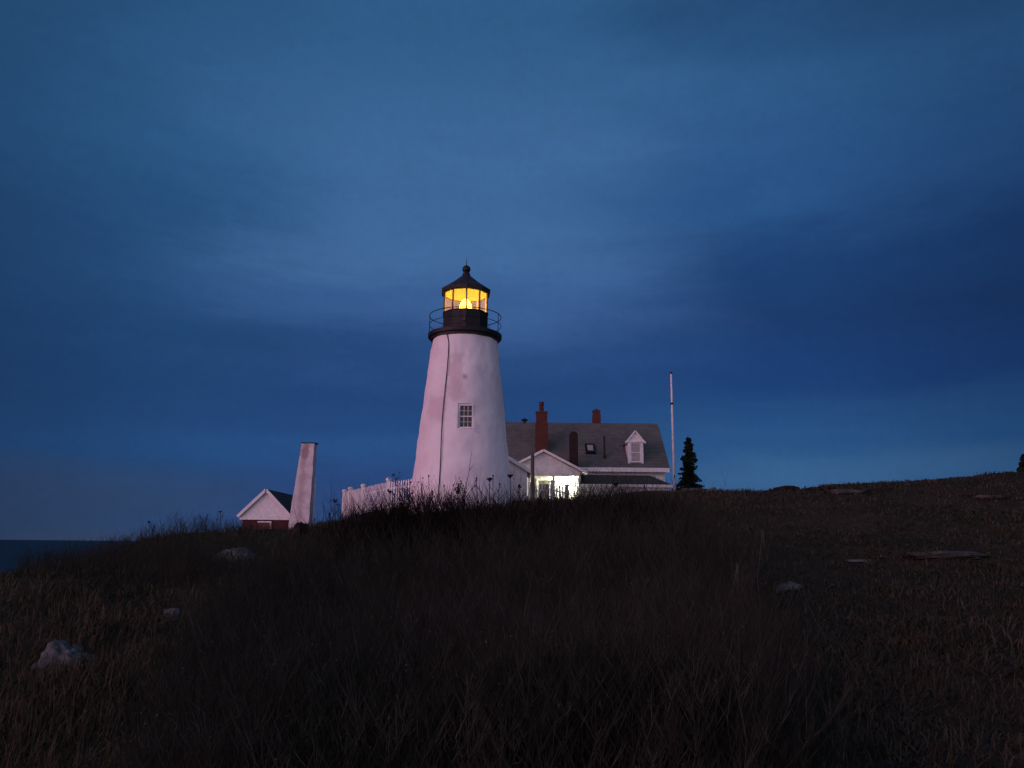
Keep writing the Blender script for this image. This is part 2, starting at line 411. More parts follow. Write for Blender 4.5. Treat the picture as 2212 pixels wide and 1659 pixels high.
for (px, py, y) in [(1520, 1062, 42), (1620, 1062, 42), (1720, 1056, 42), (1800, 1052, 42), (2000, 1038, 42), (2212, 1023, 42),
                    (2050, 1200, 22), (1700, 1268, 17), (1850, 1210, 22), (2212, 1400, 10), (1800, 1400, 11), (1600, 1250, 18),
                    (140, 1445, 13), (510, 1222, 26), (380, 1340, 17), (220, 1362, 15), (30, 1500, 10), (0, 1268, 19), (200, 1232, 24), (60, 1300, 27), (140, 1262, 30), (0, 1340, 30), (210, 1215, 31),
                    (300, 1178, 29), (450, 1160, 33), (540, 1165, 35), (620, 1164, 36), (690, 1158, 37), (740, 1136, 37)]:
    ctl.append(tuple(at(px, py, y)))
ctl = np.array(ctl, float)
def _phi(r2): return 0.5 * r2 * np.log(r2 + 1e-9)
_n = len(ctl)
_A = np.zeros((_n + 3, _n + 3))
_A[:_n, :_n] = _phi(((ctl[:, None, :2] - ctl[None, :, :2]) ** 2).sum(2)) + np.eye(_n) * 0.6
_A[:_n, _n] = 1; _A[:_n, _n + 1:] = ctl[:, :2]; _A[_n:, :_n] = _A[:_n, _n:].T
_w = np.linalg.solve(_A, np.concatenate([ctl[:, 2], np.zeros(3)]))
def ground(x, y):
    x, y = np.asarray(x, float), np.asarray(y, float); sh = x.shape
    x, y = x.ravel(), y.ravel(); o = np.empty_like(x)
    for i in range(0, len(x), 20000):
        a, b = x[i:i + 20000], y[i:i + 20000]
        r2 = (a[:, None] - ctl[None, :, 0]) ** 2 + (b[:, None] - ctl[None, :, 1]) ** 2
        o[i:i + 20000] = _phi(r2) @ _w[:_n] + _w[_n] + a * _w[_n + 1] + b * _w[_n + 2]
    o += (vnoise(x * 0.45, y * 0.45, 1) - 0.5) * 0.34 + (vnoise(x * 1.4, y * 1.4, 2) - 0.5) * 0.13 + (vnoise(x * 4, y * 4, 3) - 0.5) * 0.05
    return o.reshape(sh)
def gz(x, y): return float(ground(np.array([x]), np.array([y]))[0])
xs = np.concatenate([np.arange(-60, -20, 1.0), np.arange(-20, 26, 0.25), np.arange(26, 70.1, 1.0)])
ys = np.concatenate([np.arange(-14, 60, 0.25), np.arange(60, 130.1, 1.0)])
gx, gy = np.meshgrid(xs, ys)
V = np.stack([gx.ravel(), gy.ravel(), ground(gx, gy).ravel()], 1)
ii = np.arange(len(xs) * len(ys)).reshape(len(ys), len(xs))
F = np.stack([ii[:-1, :-1].ravel(), ii[:-1, 1:].ravel(), ii[1:, 1:].ravel(), ii[1:, :-1].ravel()], 1)
tag(np_mesh('ground', V, [F], M_ground, smooth=True), kind='structure')
MB().add([(-60000, -60000, SEA_Z), (60000, -60000, SEA_Z), (60000, 60000, SEA_Z), (-60000, 60000, SEA_Z)], [(0, 1, 2, 3)]).build('sea', M_sea)
tag(bpy.data.objects['sea'], kind='structure')

# ------------------------------------------------------------------ lighthouse
def hz(py, px=1006, y=TY): return at(px, py, y).z
gbase = gz(TX, TY) - 0.5
root = empty('lighthouse', (TX, TY, gbase), 'white conical stone lighthouse with black lantern room and glowing yellow light', 'lighthouse')
C0 = (TX, TY, 0.0)
z_deck = hz(733.5)                               # underside of the gallery
r_top, r_bot, z_ref = 1.575, 2.45, hz(1090)
def rad(z): return r_top + (r_bot - r_top) * (z_deck - z) / (z_deck - z_ref)
prof = [(rad(z), z) for z in np.linspace(gbase, z_deck, 70)]
def lump(w, z):
    return 0.05 * mnoise.noise(Vector((math.cos(w) * 2.2, math.sin(w) * 2.2, z * 0.9))) + 0.025 * mnoise.noise(Vector((math.cos(w) * 7, math.sin(w) * 7, z * 3)))
tw = MB().lathe(C0, prof, n=110, jit=lump).build('tower_wall', M_tower, root, smooth=True)
# window niche, cut out of the wall
wc = at(1006, 897.5, TY - 2.1)
ww, wh = 0.34, 0.56
zt, zb = wc.z + wh, wc.z - wh
ynb = TY - rad(zt) + 0.13
cut = MB().box(wc.x - ww, wc.x + ww, ynb - 3, ynb, zb - 0.02, zt + 0.02).build('niche_cut', M_tower)
md = tw.modifiers.new('niche', 'BOOLEAN'); md.operation = 'DIFFERENCE'; md.object = cut; md.solver = 'EXACT'
bpy.context.view_layer.update()
me2 = bpy.data.meshes.new_from_object(tw.evaluated_get(bpy.context.evaluated_depsgraph_get()))
tw.modifiers.clear(); tw.data = me2
cm = cut.data; bpy.data.objects.remove(cut); bpy.data.meshes.remove(cm)
f = MB()
x0, x1, z0, z1, yb = wc.x - ww + 0.003, wc.x + ww - 0.003, zb + 0.003, zt - 0.003, ynb - 0.003
f.box(x0, x0 + 0.065, yb - 0.10, yb, z0, z1).box(x1 - 0.065, x1, yb - 0.10, yb, z0, z1)
f.box(x0 + 0.065, x1 - 0.065, yb - 0.10, yb, z1 - 0.07, z1).box(x0 + 0.065, x1 - 0.065, yb - 0.13, yb, z0, z0 + 0.06)
win = f.build('window', M_white, root)
gx0, gx1, gz0, gz1 = x0 + 0.065, x1 - 0.065, z0 + 0.06, z1 - 0.07
s = MB()
zm = (gz0 + gz1) / 2
s.box(gx0, gx1, yb - 0.075, yb - 0.03, zm - 0.024, zm + 0.024)
for k in (1, 2):
    xx = gx0 + (gx1 - gx0) * k / 3
    s.box(xx - 0.010, xx + 0.010, yb - 0.070, yb - 0.032, gz0, zm - 0.024).box(xx - 0.010, xx + 0.010, yb - 0.070, yb - 0.032, zm + 0.024, gz1)
for a, b in ((gz0, zm - 0.024), (zm + 0.024, gz1)):
    s.box(gx0, gx1, yb - 0.066, yb - 0.034, (a + b) / 2 - 0.009, (a + b) / 2 + 0.009)
s.build('glazing_bars', M_white, win)
MB().box(gx0, gx1, yb - 0.020, yb - 0.008, gz0, gz1).build('glass', M_pane, win)
# gallery
rd = 1.80
MB().lathe(C0, [(r_top - 0.1, z_deck - 0.16), (r_top + 0.10, z_deck - 0.10), (rd - 0.12, z_deck), (rd, z_deck + 0.03), (rd + 0.01, z_deck + 0.20), (rd - 0.05, z_deck + 0.23), (0.5, z_deck + 0.25)], n=72).build('gallery_deck', M_iron, root)
zd = z_deck + 0.24
rl = MB().ring(C0, rd - 0.04, zd + 0.90, 0.020, 72).ring(C0, rd - 0.04, zd + 0.45, 0.015, 72).build('railing', M_iron, root)
for k in range(5):
    w = R(-22 - 72 * k)
    px_, py_ = TX + (rd - 0.04) * math.cos(w), TY + (rd - 0.04) * math.sin(w)
    MB().tube([(px_, py_, zd - 0.05), (px_, py_, zd + 0.93)], 0.017, 6).build('baluster', M_iron, rl)
# lantern
A0 = R(-84.7)
z_sill, z_head = hz(679.5), hz(637.6)
RL = 1.12
MB().lathe(C0, [(RL + 0.07, zd - 0.01), (RL + 0.09, zd + 0.22), (RL + 0.09, zd + 0.26), (RL + 0.02, zd + 0.30), (RL + 0.02, z_sill - 0.06), (RL + 0.05, z_sill - 0.05), (RL + 0.05, z_sill), (RL - 0.08, z_sill), (RL - 0.10, zd + 0.1)], n=10, a0=A0).build('lantern_wall', M_iron, root)
lw = bpy.data.objects['lantern_wall']
# small ribbed bell-shaped vent hood on the lantern wall
vp = at(1003.5, 695, TY - 1.15)
v = MB()
vy = TY - 1.12
v.lathe((vp.x, vy, zd + 0.40), [(0.075, 0), (0.085, 0.03), (0.072, 0.06), (0.076, 0.08), (0.060, 0.12), (0.064, 0.14), (0.048, 0.18), (0.030, 0.24), (0.022, 0.30)], n=14)
v.build('vent_hood', M_wood, lw)
def dec(k, r=RL): return (TX + r * math.cos(A0 + R(36 * k)), TY + r * math.sin(A0 + R(36 * k)))
for k in range(10):
    a, b = dec(k), dec(k + 1)
    MB().prism([(a[0], a[1], z_sill), (b[0], b[1], z_sill), (b[0], b[1], z_head), (a[0], a[1], z_head)], (0, 0, 0), tuple((Vector((TX, TY, 0)) - Vector(((a[0] + b[0]) / 2, (a[1] + b[1]) / 2, 0))).normalized() * 0.008)).build('lantern_window', M_lglass, root)
    q1, q2 = dec(k, RL + 0.012), dec(k, RL - 0.03)
    mo = MB().beam((q1[0] * .5 + q2[0] * .5, q1[1] * .5 + q2[1] * .5, z_sill - 0.01), (q1[0] * .5 + q2[0] * .5, q1[1] * .5 + q2[1] * .5, z_head + 0.01), 0.036, 0.045, up=(math.cos(A0 + R(36 * k)), math.sin(A0 + R(36 * k)), 0)).build('mullion', M_iron, root)
    q3 = dec(k, RL - 0.06)
    MB().beam((q3[0], q3[1], z_sill), (q3[0], q3[1], z_head), 0.075, 0.02, up=(math.cos(A0 + R(36 * k)), math.sin(A0 + R(36 * k)), 0)).build('inner_trim', M_inner, mo)
z_peak = hz(594)
rise = z_peak - z_head
RE = 1.24
lr = MB().lathe(C0, [(RL - 0.06, z_head + 0.002), (RE - 0.05, z_head - 0.01), (RE, z_head + 0.02), (RE + 0.02, z_head + 0.20), (RE - 0.04, z_head + 0.24), (0.62, z_head + 0.24 + (rise - 0.24) * 0.50), (0.22, z_head + 0.24 + (rise - 0.24) * 0.92), (0.19, z_peak)], n=10, a0=A0, cap=False).build('lantern_roof', M_ironroof, root)
MB().lathe(C0, [(RL - 0.05, z_head + 0.004), (RL - 0.10, z_head + 0.10), (0.55, z_head + 0.24 + (rise - 0.24) * 0.44), (0.15, z_head + 0.24 + (rise - 0.24) * 0.80), (0.02, z_head + 0.24 + (rise - 0.24) * 0.82)], n=10, a0=A0, cap=False).build('lantern_ceiling', M_inner, root)
zbz = hz(582)
MB().lathe(C0, [(0.20, z_peak - 0.06), (0.20, z_peak + 0.02), (0.13, z_peak + 0.05), (0.12, zbz - 0.30), (0.17, zbz - 0.27), (0.17, zbz - 0.20), (0.13, zbz - 0.17)] + [(0.205 * math.cos(t), zbz + 0.205 * math.sin(t)) for t in np.linspace(-0.9, 1.45, 12)], n=24).build('vent_ball', M_iron, lr, smooth=True)
MB().tube([(TX, TY, zbz + 0.18), (TX, TY, zbz + 0.30), (TX, TY, hz(556))], [0.03, 0.016, 0.007], 6).build('lightning_rod', M_iron, lr)
# lens on its pedestal, and the lamp inside
zl = z_sill + 0.20
ln = MB()
lp = [(0.16, -0.34), (0.24, -0.30)]
for k in range(21):
    t = k / 20                                   # beehive: straight sides drawn in to a rounded point
    lp.append((0.30 * (1 - max(0, t - 0.34) ** 2.3 / 0.66 ** 2.3) ** 0.62 * (0.90 + 0.10 * min(1, t / 0.3)) + 0.003 + (0.006 if k % 2 else 0), -0.28 + 0.90 * t))
ln.lathe((TX, TY, zl), lp, n=32).build('lens', M_lens, root, smooth=True)
MB().lathe((TX, TY, zd), [(0.22, 0.0), (0.20, 0.05), (0.12, 0.10), (0.12, zl - 0.36 - zd), (0.2, zl - 0.34 - zd)], n=20).build('lens_pedestal', M_iron, root)
def lamp(name, loc, power, col, radius, parent):
    l = bpy.data.lights.new(name, 'POINT'); l.energy = power; l.color = col; l.shadow_soft_size = radius
    o = bpy.data.objects.new(name, l); o.location = Vector(loc) - world_loc(parent); o.parent = parent; COL.objects.link(o)
# lightning conductor cable down the tower's left face
pts = []
for i in range(30):
    t = i / 29
    z = z_deck - 0.02 + (gbase + 0.6 - z_deck) * t
    px_ = 968 + (945 - 968) * ((733 - 733) + t * 1.0) + 1.6 * math.sin(t * 9) + (-6 * max(0, 0.06 - t) / 0.06)
    xw = at(px_, 733 + (1110 - 733) * t, TY - 2).x
    rr = rad(z) + 0.045
    dx = xw - TX
    pts.append((xw, TY - math.sqrt(max(rr * rr - dx * dx, 0.01)), z))
MB().tube(pts, 0.021, 6).build('conductor_cable', M_cable, root)

# ------------------------------------------------------------------ keepers' house with entry ell and side porch
YF = 50.0
hx0, hx1 = at(1003, 1000, YF).x, at(1444, 1005, YF).x
ze = at(1340, 1006, YF).z
YR = YF + 3.4
zr = at(1270, 918, YR).z
hb = 1.6
hroot = empty('keepers_house', ((hx0 + hx1) / 2, YF + 3.4, hb), 'long white house with grey shingle roof, red brick chimneys and lit porch behind the lighthouse', 'house')
sl_ = (zr - ze) / (YR - YF)
w = MB()
w.prism([(hx0, YF, hb), (hx0, YF + 6.8, hb), (hx0, YF + 6.8, ze - 0.05), (hx0, YR, zr - 0.10), (hx0, YF, ze - 0.05)], (0, 0, 0), (hx1 - hx0 - 0.25, 0, 0))
w.build('house_wall', M_clap, hroot)
rf = MB()
for sgn in (1, -1):
    ya = YR - sgn * (YR - YF + 0.30); za = ze - 0.30 * sl_
    rf.prism([(hx0 - 0.3, ya, za), (hx0 - 0.3, YR, zr), (hx0 - 0.3, YR, zr + 0.14), (hx0 - 0.3, ya, za + 0.14)], (0, 0, 0), (hx1 - hx0 + 0.3, 0, 0))
hr = rf.build('house_roof', M_shingle, hroot)
MB().box(hx0 - 0.3, hx1, YF - 0.36, YF - 0.305, ze - 0.30 * sl_ - 0.14, ze - 0.30 * sl_ + 0.12).box(hx0 - 0.3, hx1 - 0.05, YF - 0.30, YF - 0.005, ze - 0.30 * sl_ - 0.12, ze - 0.30 * sl_ - 0.08).build('eave_trim', M_white, hroot)
MB().beam((hx1 + 0.03, YF - 0.30, ze - 0.30 * sl_ - 0.04), (hx1 + 0.03, YR, zr - 0.02), 0.05, 0.09).build('rake_trim', M_shingle, hroot)
def roofz(y): return ze + (y - YF) * sl_ + 0.14
def chimney(px, pyt, pyb, y, w_, d_, mat, pot=None, label=None, behind=False):
    b, t = at(px, pyb, y), at(px, pyt, y)
    zb_ = roofz(y) - 0.6 if not behind else zr - 1.0
    m = MB().box(b.x - w_ / 2 - 0.04, b.x + w_ / 2 + 0.04, y - d_ / 2, y + d_ / 2, zb_, t.z - (t.z - b.z) * 0.30)
    m.box(b.x - w_ / 2, b.x + w_ / 2, y - d_ / 2 + 0.03, y + d_ / 2 - 0.03, t.z - (t.z - b.z) * 0.30, t.z - 0.10)
    m.box(b.x - w_ / 2 - 0.03, b.x + w_ / 2 + 0.03, y - d_ / 2 + 0.01, y + d_ / 2 - 0.01, t.z - 0.10, t.z)
    o = m.build('chimney', mat, hr)
    if label: o['label'] = label
    if pot:
        pz = at(px, pot, y).z
        hh = pz - t.z
        MB().lathe((b.x - 0.02, y, t.z), [(0.15, 0), (0.145, hh * 0.35), (0.125, hh * 0.55), (0.16, hh * 0.60), (0.165, hh * 0.92), (0.10, hh)], n=14).build('chimney_pot', M_pot, hroot)['label'] = 'tall dark flue pot on the red brick chimney'
    return o
chimney(1170, 890, 972, 51.0, 0.72, 0.7, M_brick, pot=868, label='tall red brick chimney with a dark flue pot')
chimney(1288.5, 887, 917, 53.6, 0.46, 0.5, M_brick, behind=True, label='short red brick chimney on the ridge')
cb = at(1288.5, 887, 53.6)
MB().box(cb.x - 0.12, cb.x + 0.10, 53.5, 53.72, cb.z, cb.z + 0.10).build('chimney_cap', M_pot, hroot)
# sooty rounded stove chimney standing before the roof
ca, cb_ = at(1239, 932, 49.2), at(1239, 1006, 49.2)
pr = []
for t in np.linspace(0, math.pi, 9):
    pr.append((ca.x - 0.25 * math.cos(t), 49.0, ca.z - 0.25 + 0.22 * math.sin(t)))
pr = pr + [(ca.x + 0.27, 49.0, 3.6), (ca.x - 0.27, 49.0, 3.6)]
MB().prism(pr, (0, 0, 0), (0, 0.5, 0)).build('chimney', M_soot, hr)['label'] = 'sooty round-topped chimney rising behind the entry'
# skylight, vent pipes
def roof_at(px, py):
    v_ = ray(px, py); s_ = (ze + 0.14 - YF * sl_) / (v_.z - v_.y * sl_)
    return v_ * s_
sk = roof_at(1275, 971)
un = Vector((0, 1, sl_)).normalized(); nn = Vector((0, -sl_, 1)).normalized()
def roof_quad(c, w_, h_, off, th):
    c = Vector(c)
    return [c + Vector((a * w_ / 2, 0, 0)) + un * (b * h_ / 2) + nn * off for a, b in ((-1, -1), (1, -1), (1, 1), (-1, 1))], nn * th
p_, e_ = roof_quad(sk, 0.62, 1.05, -0.05, 0.17)
skf = MB().prism(p_, (0, 0, 0), e_).build('skylight', M_iron, hroot)
p_, e_ = roof_quad(sk + un * 0.02, 0.36, 0.60, 0.122, 0.012)
MB().prism(p_, (0, 0, 0), e_).build('skylight_pane', M_palepane, skf)
vp_ = roof_at(1306, 988)
MB().tube([vp_ - Vector((0, 0, 0.2)), vp_ + Vector((0, 0, 1.35))], 0.06, 8).lathe(tuple(vp_), [(0.14, -0.1), (0.10, 0.08), (0.06, 0.12)], n=10).build('vent_pipe', M_iron, hroot)
rv = at(1133, 914, YR)
MB().lathe((rv.x, YR, zr + 0.1), [(0.10, 0), (0.10, 0.14), (0.24, 0.16), (0.20, 0.24), (0.05, 0.30)], n=12).build('ridge_vent', M_iron, hroot)
# dormer
dc = roof_at(1373.5, 999)
dyf = dc.y - 0.02
dl, dr_ = at(1357, 985, dyf).x, at(1389, 985, dyf).x
dzb, dze, dza = dc.z - 0.08, at(1373, 951, dyf).z, at(1373, 931, dyf).z
ybk = lambda z: YF + (z - 0.14 - ze) / sl_ + 0.3
dm = MB()
dm.prism([(dl, dyf, dzb), (dr_, dyf, dzb), (dr_, dyf, dze), ((dl + dr_) / 2, dyf, dza - 0.10), (dl, dyf, dze)], (0, 0, 0), (0, ybk(dza) - dyf, 0))
dmo = dm.build('dormer', M_white, hroot)
xm = (dl + dr_) / 2
dslope = (dza - dze) / (xm - dl)
drf = MB()
for sg in (-1, 1):
    xe = xm + sg * (xm - dl + 0.16); zz = dze - 0.16 * dslope
    drf.prism([(xm, dyf + 0.03, dza - 0.02), (xe, dyf + 0.03, zz), (xe, dyf + 0.03, zz + 0.07), (xm, dyf + 0.03, dza + 0.05)], (0, 0, 0), (0, ybk(dza) - dyf, 0))
drf.build('dormer_roof', M_shingle, dmo)
dt = MB()
for sg in (-1, 1):
    xe = xm + sg * (xm - dl + 0.17); zz = dze - 0.17 * dslope
    dt.beam((xm, dyf - 0.03, dza), (xe, dyf - 0.03, zz + 0.02), 0.12, 0.09)
dt.box(dl - 0.16, dr_ + 0.16, dyf - 0.10, dyf - 0.005, dze - 0.14, dze - 0.05)
dt.box(dl - 0.02, dl + 0.13, dyf - 0.05, dyf - 0.004, dzb, dze - 0.14).box(dr_ - 0.13, dr_ + 0.02, dyf - 0.05, dyf - 0.004, dzb, dze - 0.14)
dt.build('dormer_trim', M_white, dmo)
dw = MB()
wx0, wx1, wz0, wz1 = dl + 0.19, dr_ - 0.19, dzb + 0.14, dze - 0.20
dw.box(wx0, wx1, dyf - 0.03, dyf - 0.008, wz0, wz1)
dw.build('dormer_window', M_palepane, dmo)
wf = MB()
for (a, b, c_, e__) in ((wx0 - 0.05, wx0 + 0.01, wz0 - 0.05, wz1 + 0.05), (wx1 - 0.01, wx1 + 0.05, wz0 - 0.05, wz1 + 0.05), (wx0 + 0.01, wx1 - 0.01, wz0 - 0.05, wz0 + 0.01), (wx0 + 0.01, wx1 - 0.01, wz1 - 0.01, wz1 + 0.05), (wx0 + 0.01, wx1 - 0.01, (wz0 + wz1) / 2 - 0.025, (wz0 + wz1) / 2 + 0.025)):
    wf.box(a, b, dyf - 0.055, dyf - 0.031, c_, e__)
wf.build('window_frame', M_white, dmo)
# side porch with a green hipped roof
YP = 47.7
pl, prr, ptr = at(1240, 1048, YP).x, at(1452, 1048, YP).x, at(1404, 1027, YF).x
zp0, zp1 = at(1340, 1046, YP).z, at(1340, 1026.5, YF).z
po = MB()
po.add([(pl, YP, zp0), (prr, YP, zp0), (ptr, YF - 0.006, zp1), (pl, YF - 0.006, zp1), (prr, YF - 0.006, zp0), (pl, YF - 0.006, zp0)],
       [(0, 1, 2, 3), (1, 4, 2), (0, 5, 4, 1), (3, 2, 4, 5), (0, 3, 5)])
po.build('porch_roof', M_greenroof, hroot)
MB().box(pl, prr + 0.02, YP - 0.05, YP + 0.10, zp0 - 0.17, zp0 - 0.004).box(prr - 0.10, prr + 0.02, YP + 0.10, YF - 0.01, zp0 - 0.17, zp0 - 0.004).build('porch_trim', M_white, hroot)
MB().box(pl, prr - 0.15, YP + 0.12, YF - 0.02, hb + 0.2, zp0 - 0.175).build('porch_wall', M_clap, hroot)
wx = at(1258, 1060, YP)
pwn = MB().box(wx.x - 0.30, wx.x + 0.36, YP + 0.06, YP + 0.118, at(1258, 1067, YP).z - 0.4, at(1258, 1056, YP).z).build('porch_window', M_white, hroot)
MB().box(wx.x - 0.24, wx.x + 0.30, YP + 0.05, YP + 0.058, at(1258, 1067, YP).z - 0.35, at(1258, 1057, YP).z).build('porch_window_pane', M_palepane, pwn)
# entry ell with an open, lit porch under its gable
YE = 46.5
ax, az_ = at(1174, 974, YE).x, at(1174, 974, YE).z
ex1, ez1 = at(1269, 1025, YE).x, at(1269, 1024, YE).z
half = ex1 - ax
ex0 = ax - half
ez1 = at(1262, 1024, YE).z
gb = at(1230, 1028.5, YE).z
wl, wr = at(1143, 1040, YE).x, at(1253, 1050, YE).x
esl = (az_ - ez1) / half
def ezr(x): return az_ - abs(x - ax) * esl
xl = ax - (wr - ax)
eg = MB()
eg.prism([(xl, YE, gb), (wr, YE, gb), (wr, YE, ezr(wr) - 0.06), (ax, YE, az_ - 0.06), (xl, YE, ezr(xl) - 0.06)], (0, 0, 0), (0, 0.12, 0))
eg.build('entry_gable', M_clap, hroot)
er = MB()
for sg in (-1, 1):
    xe = ax + sg * half
    er.prism([(ax, YE - 0.25, az_ - 0.03), (xe, YE - 0.25, ez1 - 0.03), (xe, YE - 0.25, ez1 + 0.09), (ax, YE - 0.25, az_ + 0.09)], (0, 0.03, 0), (0, 4.6, 0))
er.build('entry_roof', M_shingle, hroot)
et = MB()
for sg in (-1, 1):
    xe = ax + sg * (half + 0.02)
    et.beam((ax, YE - 0.24, az_ + 0.01), (xe, YE - 0.24, ez1 + 0.01), 0.05, 0.14)
    et.beam((ax, YE - 0.03, az_ - 0.20), (ax + sg * (wr - ax), YE - 0.03, ezr(wr) - 0.20), 0.045, 0.16)
et.build('entry_trim', M_white, hroot)
YB = 48.6
MB().box(xl, wr, YE + 0.121, YB, gb - 0.001, gb + 0.05).build('porch_ceiling', M_white, hroot)
MB().box(xl, wr, YB, YB + 0.12, hb, gb + 0.05).box(wr - 0.10, wr, YB - 1.2, YB - 0.002, hb + 0.0, gb - 0.004).build('entry_wall', M_clap, hroot)
MB().box(xl, wr - 0.02, YE - 0.05, YB - 0.003, hb + 0.1, hb + 0.35).build('porch_floor', M_wood, hroot)
for px in (1143, 1196, 1252):
    xx = at(px, 1045, YE).x
    MB().box(xx - 0.06, xx + 0.06, YE + 0.005, YE + 0.115, hb + 0.35, gb - 0.003).build('porch_post', M_white, hroot)
dx0, dx1 = at(1163, 1060, YB).x, at(1187, 1060, YB).x
ddt = at(1175, 1038, YB).z
dro = MB().box(dx0, dx1, YB - 0.05, YB - 0.004, hb + 0.36, ddt).build('door', M_door, hroot)
dp = MB()
for i in range(3):
    for j in range(2):
        xa = dx0 + 0.10 + i * (dx1 - dx0 - 0.14) / 3; za_ = ddt - 0.22 - j * 0.42
        dp.box(xa, xa + (dx1 - dx0 - 0.14) / 3 - 0.05, YB - 0.062, YB - 0.052, za_ - 0.30, za_)
dp.build('door_panes', M_pane, dro)
MB().tube([(dx1 - 0.08, YB - 0.09, hb + 1.25), (dx1 - 0.08, YB - 0.055, hb + 1.25)], 0.025, 8).build('door_knob', M_iron, dro)
xd = MB()
xd.box(dx0 - 0.12, dx0 - 0.003, YB - 0.07, YB - 0.004, hb + 0.36, ddt + 0.12).box(dx1 + 0.003, dx1 + 0.12, YB - 0.07, YB - 0.004, hb + 0.36, ddt + 0.12).box(dx0 - 0.003, dx1 + 0.003, YB - 0.07, YB - 0.004, ddt + 0.003, ddt + 0.12)
xd.build('door_frame', M_white, hroot)
lpz = at(1237, 1034, 47.9)
plm = MB().lathe((lpz.x, 47.9, gb - 0.24), [(0.05, 0.0), (0.11, 0.04), (0.12, 0.10), (0.08, 0.16)], n=14).build('porch_lamp', M_bulb, hroot)
MB().lathe((lpz.x, 47.9, gb - 0.08), [(0.09, 0.0), (0.09, 0.05), (0.04, 0.077)], n=12).build('lamp_base', M_iron, plm)
lamp('porch_light', (lpz.x, 47.75, gb - 0.42), 520.0, (1.0, 0.97, 0.72), 0.12, hroot)

# work room attached behind the tower
YW = 41.2
wap, wrt = at(1052, 960, YW), at(1147, 1020, YW)
wh_ = wrt.x - wap.x
wroot = empty('work_room', (wap.x, YW + 2, 1.2), 'low white gabled shed built against the right side of the lighthouse', 'shed')
wx0, wx1 = wap.x - wh_ + 0.2, wrt.x - 0.2
wsl = (wap.z - wrt.z) / wh_
MB().prism([(wx0, YW, 1.0), (wx1, YW, 1.0), (wx1, YW, wrt.z + 0.2 * wsl - 0.06), (wap.x, YW, wap.z - 0.06), (wx0, YW, wrt.z + 0.2 * wsl - 0.06)], (0, 0, 0), (0, 3.6, 0)).build('wall', M_clap, wroot)
wr_ = MB(); wt = MB()
for sg in (-1, 1):
    xe = wap.x + sg * wh_
    wr_.prism([(wap.x, YW - 0.15, wap.z - 0.02), (xe, YW - 0.15, wrt.z - 0.02), (xe, YW - 0.15, wrt.z + 0.08), (wap.x, YW - 0.15, wap.z + 0.08)], (0, 0.02, 0), (0, 3.9, 0))
    wt.beam((wap.x, YW - 0.155, wap.z), (xe + sg * 0.02, YW - 0.155, wrt.z - 0.01), 0.05, 0.17)
wr_.build('roof', M_shingle, wroot)
wt.build('rake_trim', M_white, wroot)

# ------------------------------------------------------------------ fog signal house and bell tower
YG = 68.0
ga, gl, gr = at(566, 1058, YG), at(517, 1115, YG), at(628, 1115, YG)
fx0, fx1 = gl.x + 0.25, gr.x - 0.25
fxm = (gl.x + gr.x) / 2
fb = -1.2
froot = empty('fog_signal_house', (fxm, YG + 4, fb), 'small red brick building with white gable and dark roof at far left', 'building')
zeg = gl.z
fsl = (ga.z - zeg) / (fxm - gl.x)
MB().prism([(fx0, YG, fb), (fx1, YG, fb), (fx1, YG, zeg + 0.0), (fxm, YG, ga.z - 0.30), (fx0, YG, zeg + 0.0)], (0, 0.05, 0), (0, 8, 0)).build('wall', M_barnred, froot)
MB().prism([(gl.x + 0.1, YG - 0.03, zeg - 0.04), (gr.x - 0.1, YG - 0.03, zeg - 0.04), (fxm, YG - 0.03, ga.z - 0.12)], (0, 0, 0), (0, 0.07, 0)).box(gl.x + 0.08, gr.x - 0.08, YG - 0.10, YG + 0.04, zeg - 0.28, zeg - 0.05).build('gable_board', M_white, froot)
fr = MB(); ft = MB()
for sg in (-1, 1):
    xe = fxm + sg * (fxm - gl.x + 0.06)
    fr.prism([(fxm, YG - 0.25, ga.z - 0.06), (xe, YG - 0.25, zeg - 0.06), (xe, YG - 0.25, zeg + 0.06), (fxm, YG - 0.25, ga.z + 0.06)], (0, 0.03, 0), (0, 8.6, 0))
    ft.beam((fxm, YG - 0.25, ga.z - 0.02), (xe + sg * 0.02, YG - 0.25, zeg - 0.03), 0.06, 0.24)
fr.build('roof', M_darkroof, froot)
ft.build('rake_trim', M_white, froot)
a_, b_ = at(559, 1128.5, YG), at(584, 1128.5, YG)
MB().box(a_.x, b_.x, YG - 0.02, YG + 0.045, fb + 0.1, a_.z).build('door', material('red_door', (0.11, 0.030, 0.028), 0.6), froot)
MB().box(b_.x, b_.x + 0.10, YG - 0.05, YG + 0.045, fb + 0.1, a_.z + 0.10).box(a_.x - 0.10, b_.x - 0.002, YG - 0.05, YG + 0.045, a_.z + 0.002, a_.z + 0.10).build('door_frame', M_white, froot)

bt = at(649, 956, YG - 0.5); btr = at(677, 956, YG - 0.5); bbl = at(624, 1140, YG - 0.5); bbr = at(677, 1140, YG - 0.5)
broot = empty('bell_tower', ((bbl.x + bbr.x) / 2, YG + 0.3, -1.2), 'tall tapering whitewashed bell tower with brown stains beside the red brick building', 'tower')
zlow = -1.2
k_ = (bbl.z - zlow) / (bt.z - bbl.z)
lx = bbl.x - (bt.x - bbl.x) * k_
yb0 = YG - 0.5
bm_ = MB()
N = 24
rings = []
for i in range(N + 1):
    t = i / N
    xl_ = lx + (bt.x - lx) * t; xr_ = btr.x + 0.08 * (1 - t)
    y0_ = yb0 - 0.5 * (1 - t) + 0.4 * t; y1_ = yb0 + 1.25
    z_ = zlow + (bt.z - zlow) * t
    rings.append([(xl_, y0_, z_), (xr_, y0_, z_), (xr_, y1_, z_), (xl_, y1_, z_)])
vs = [p for r_ in rings for p in r_]
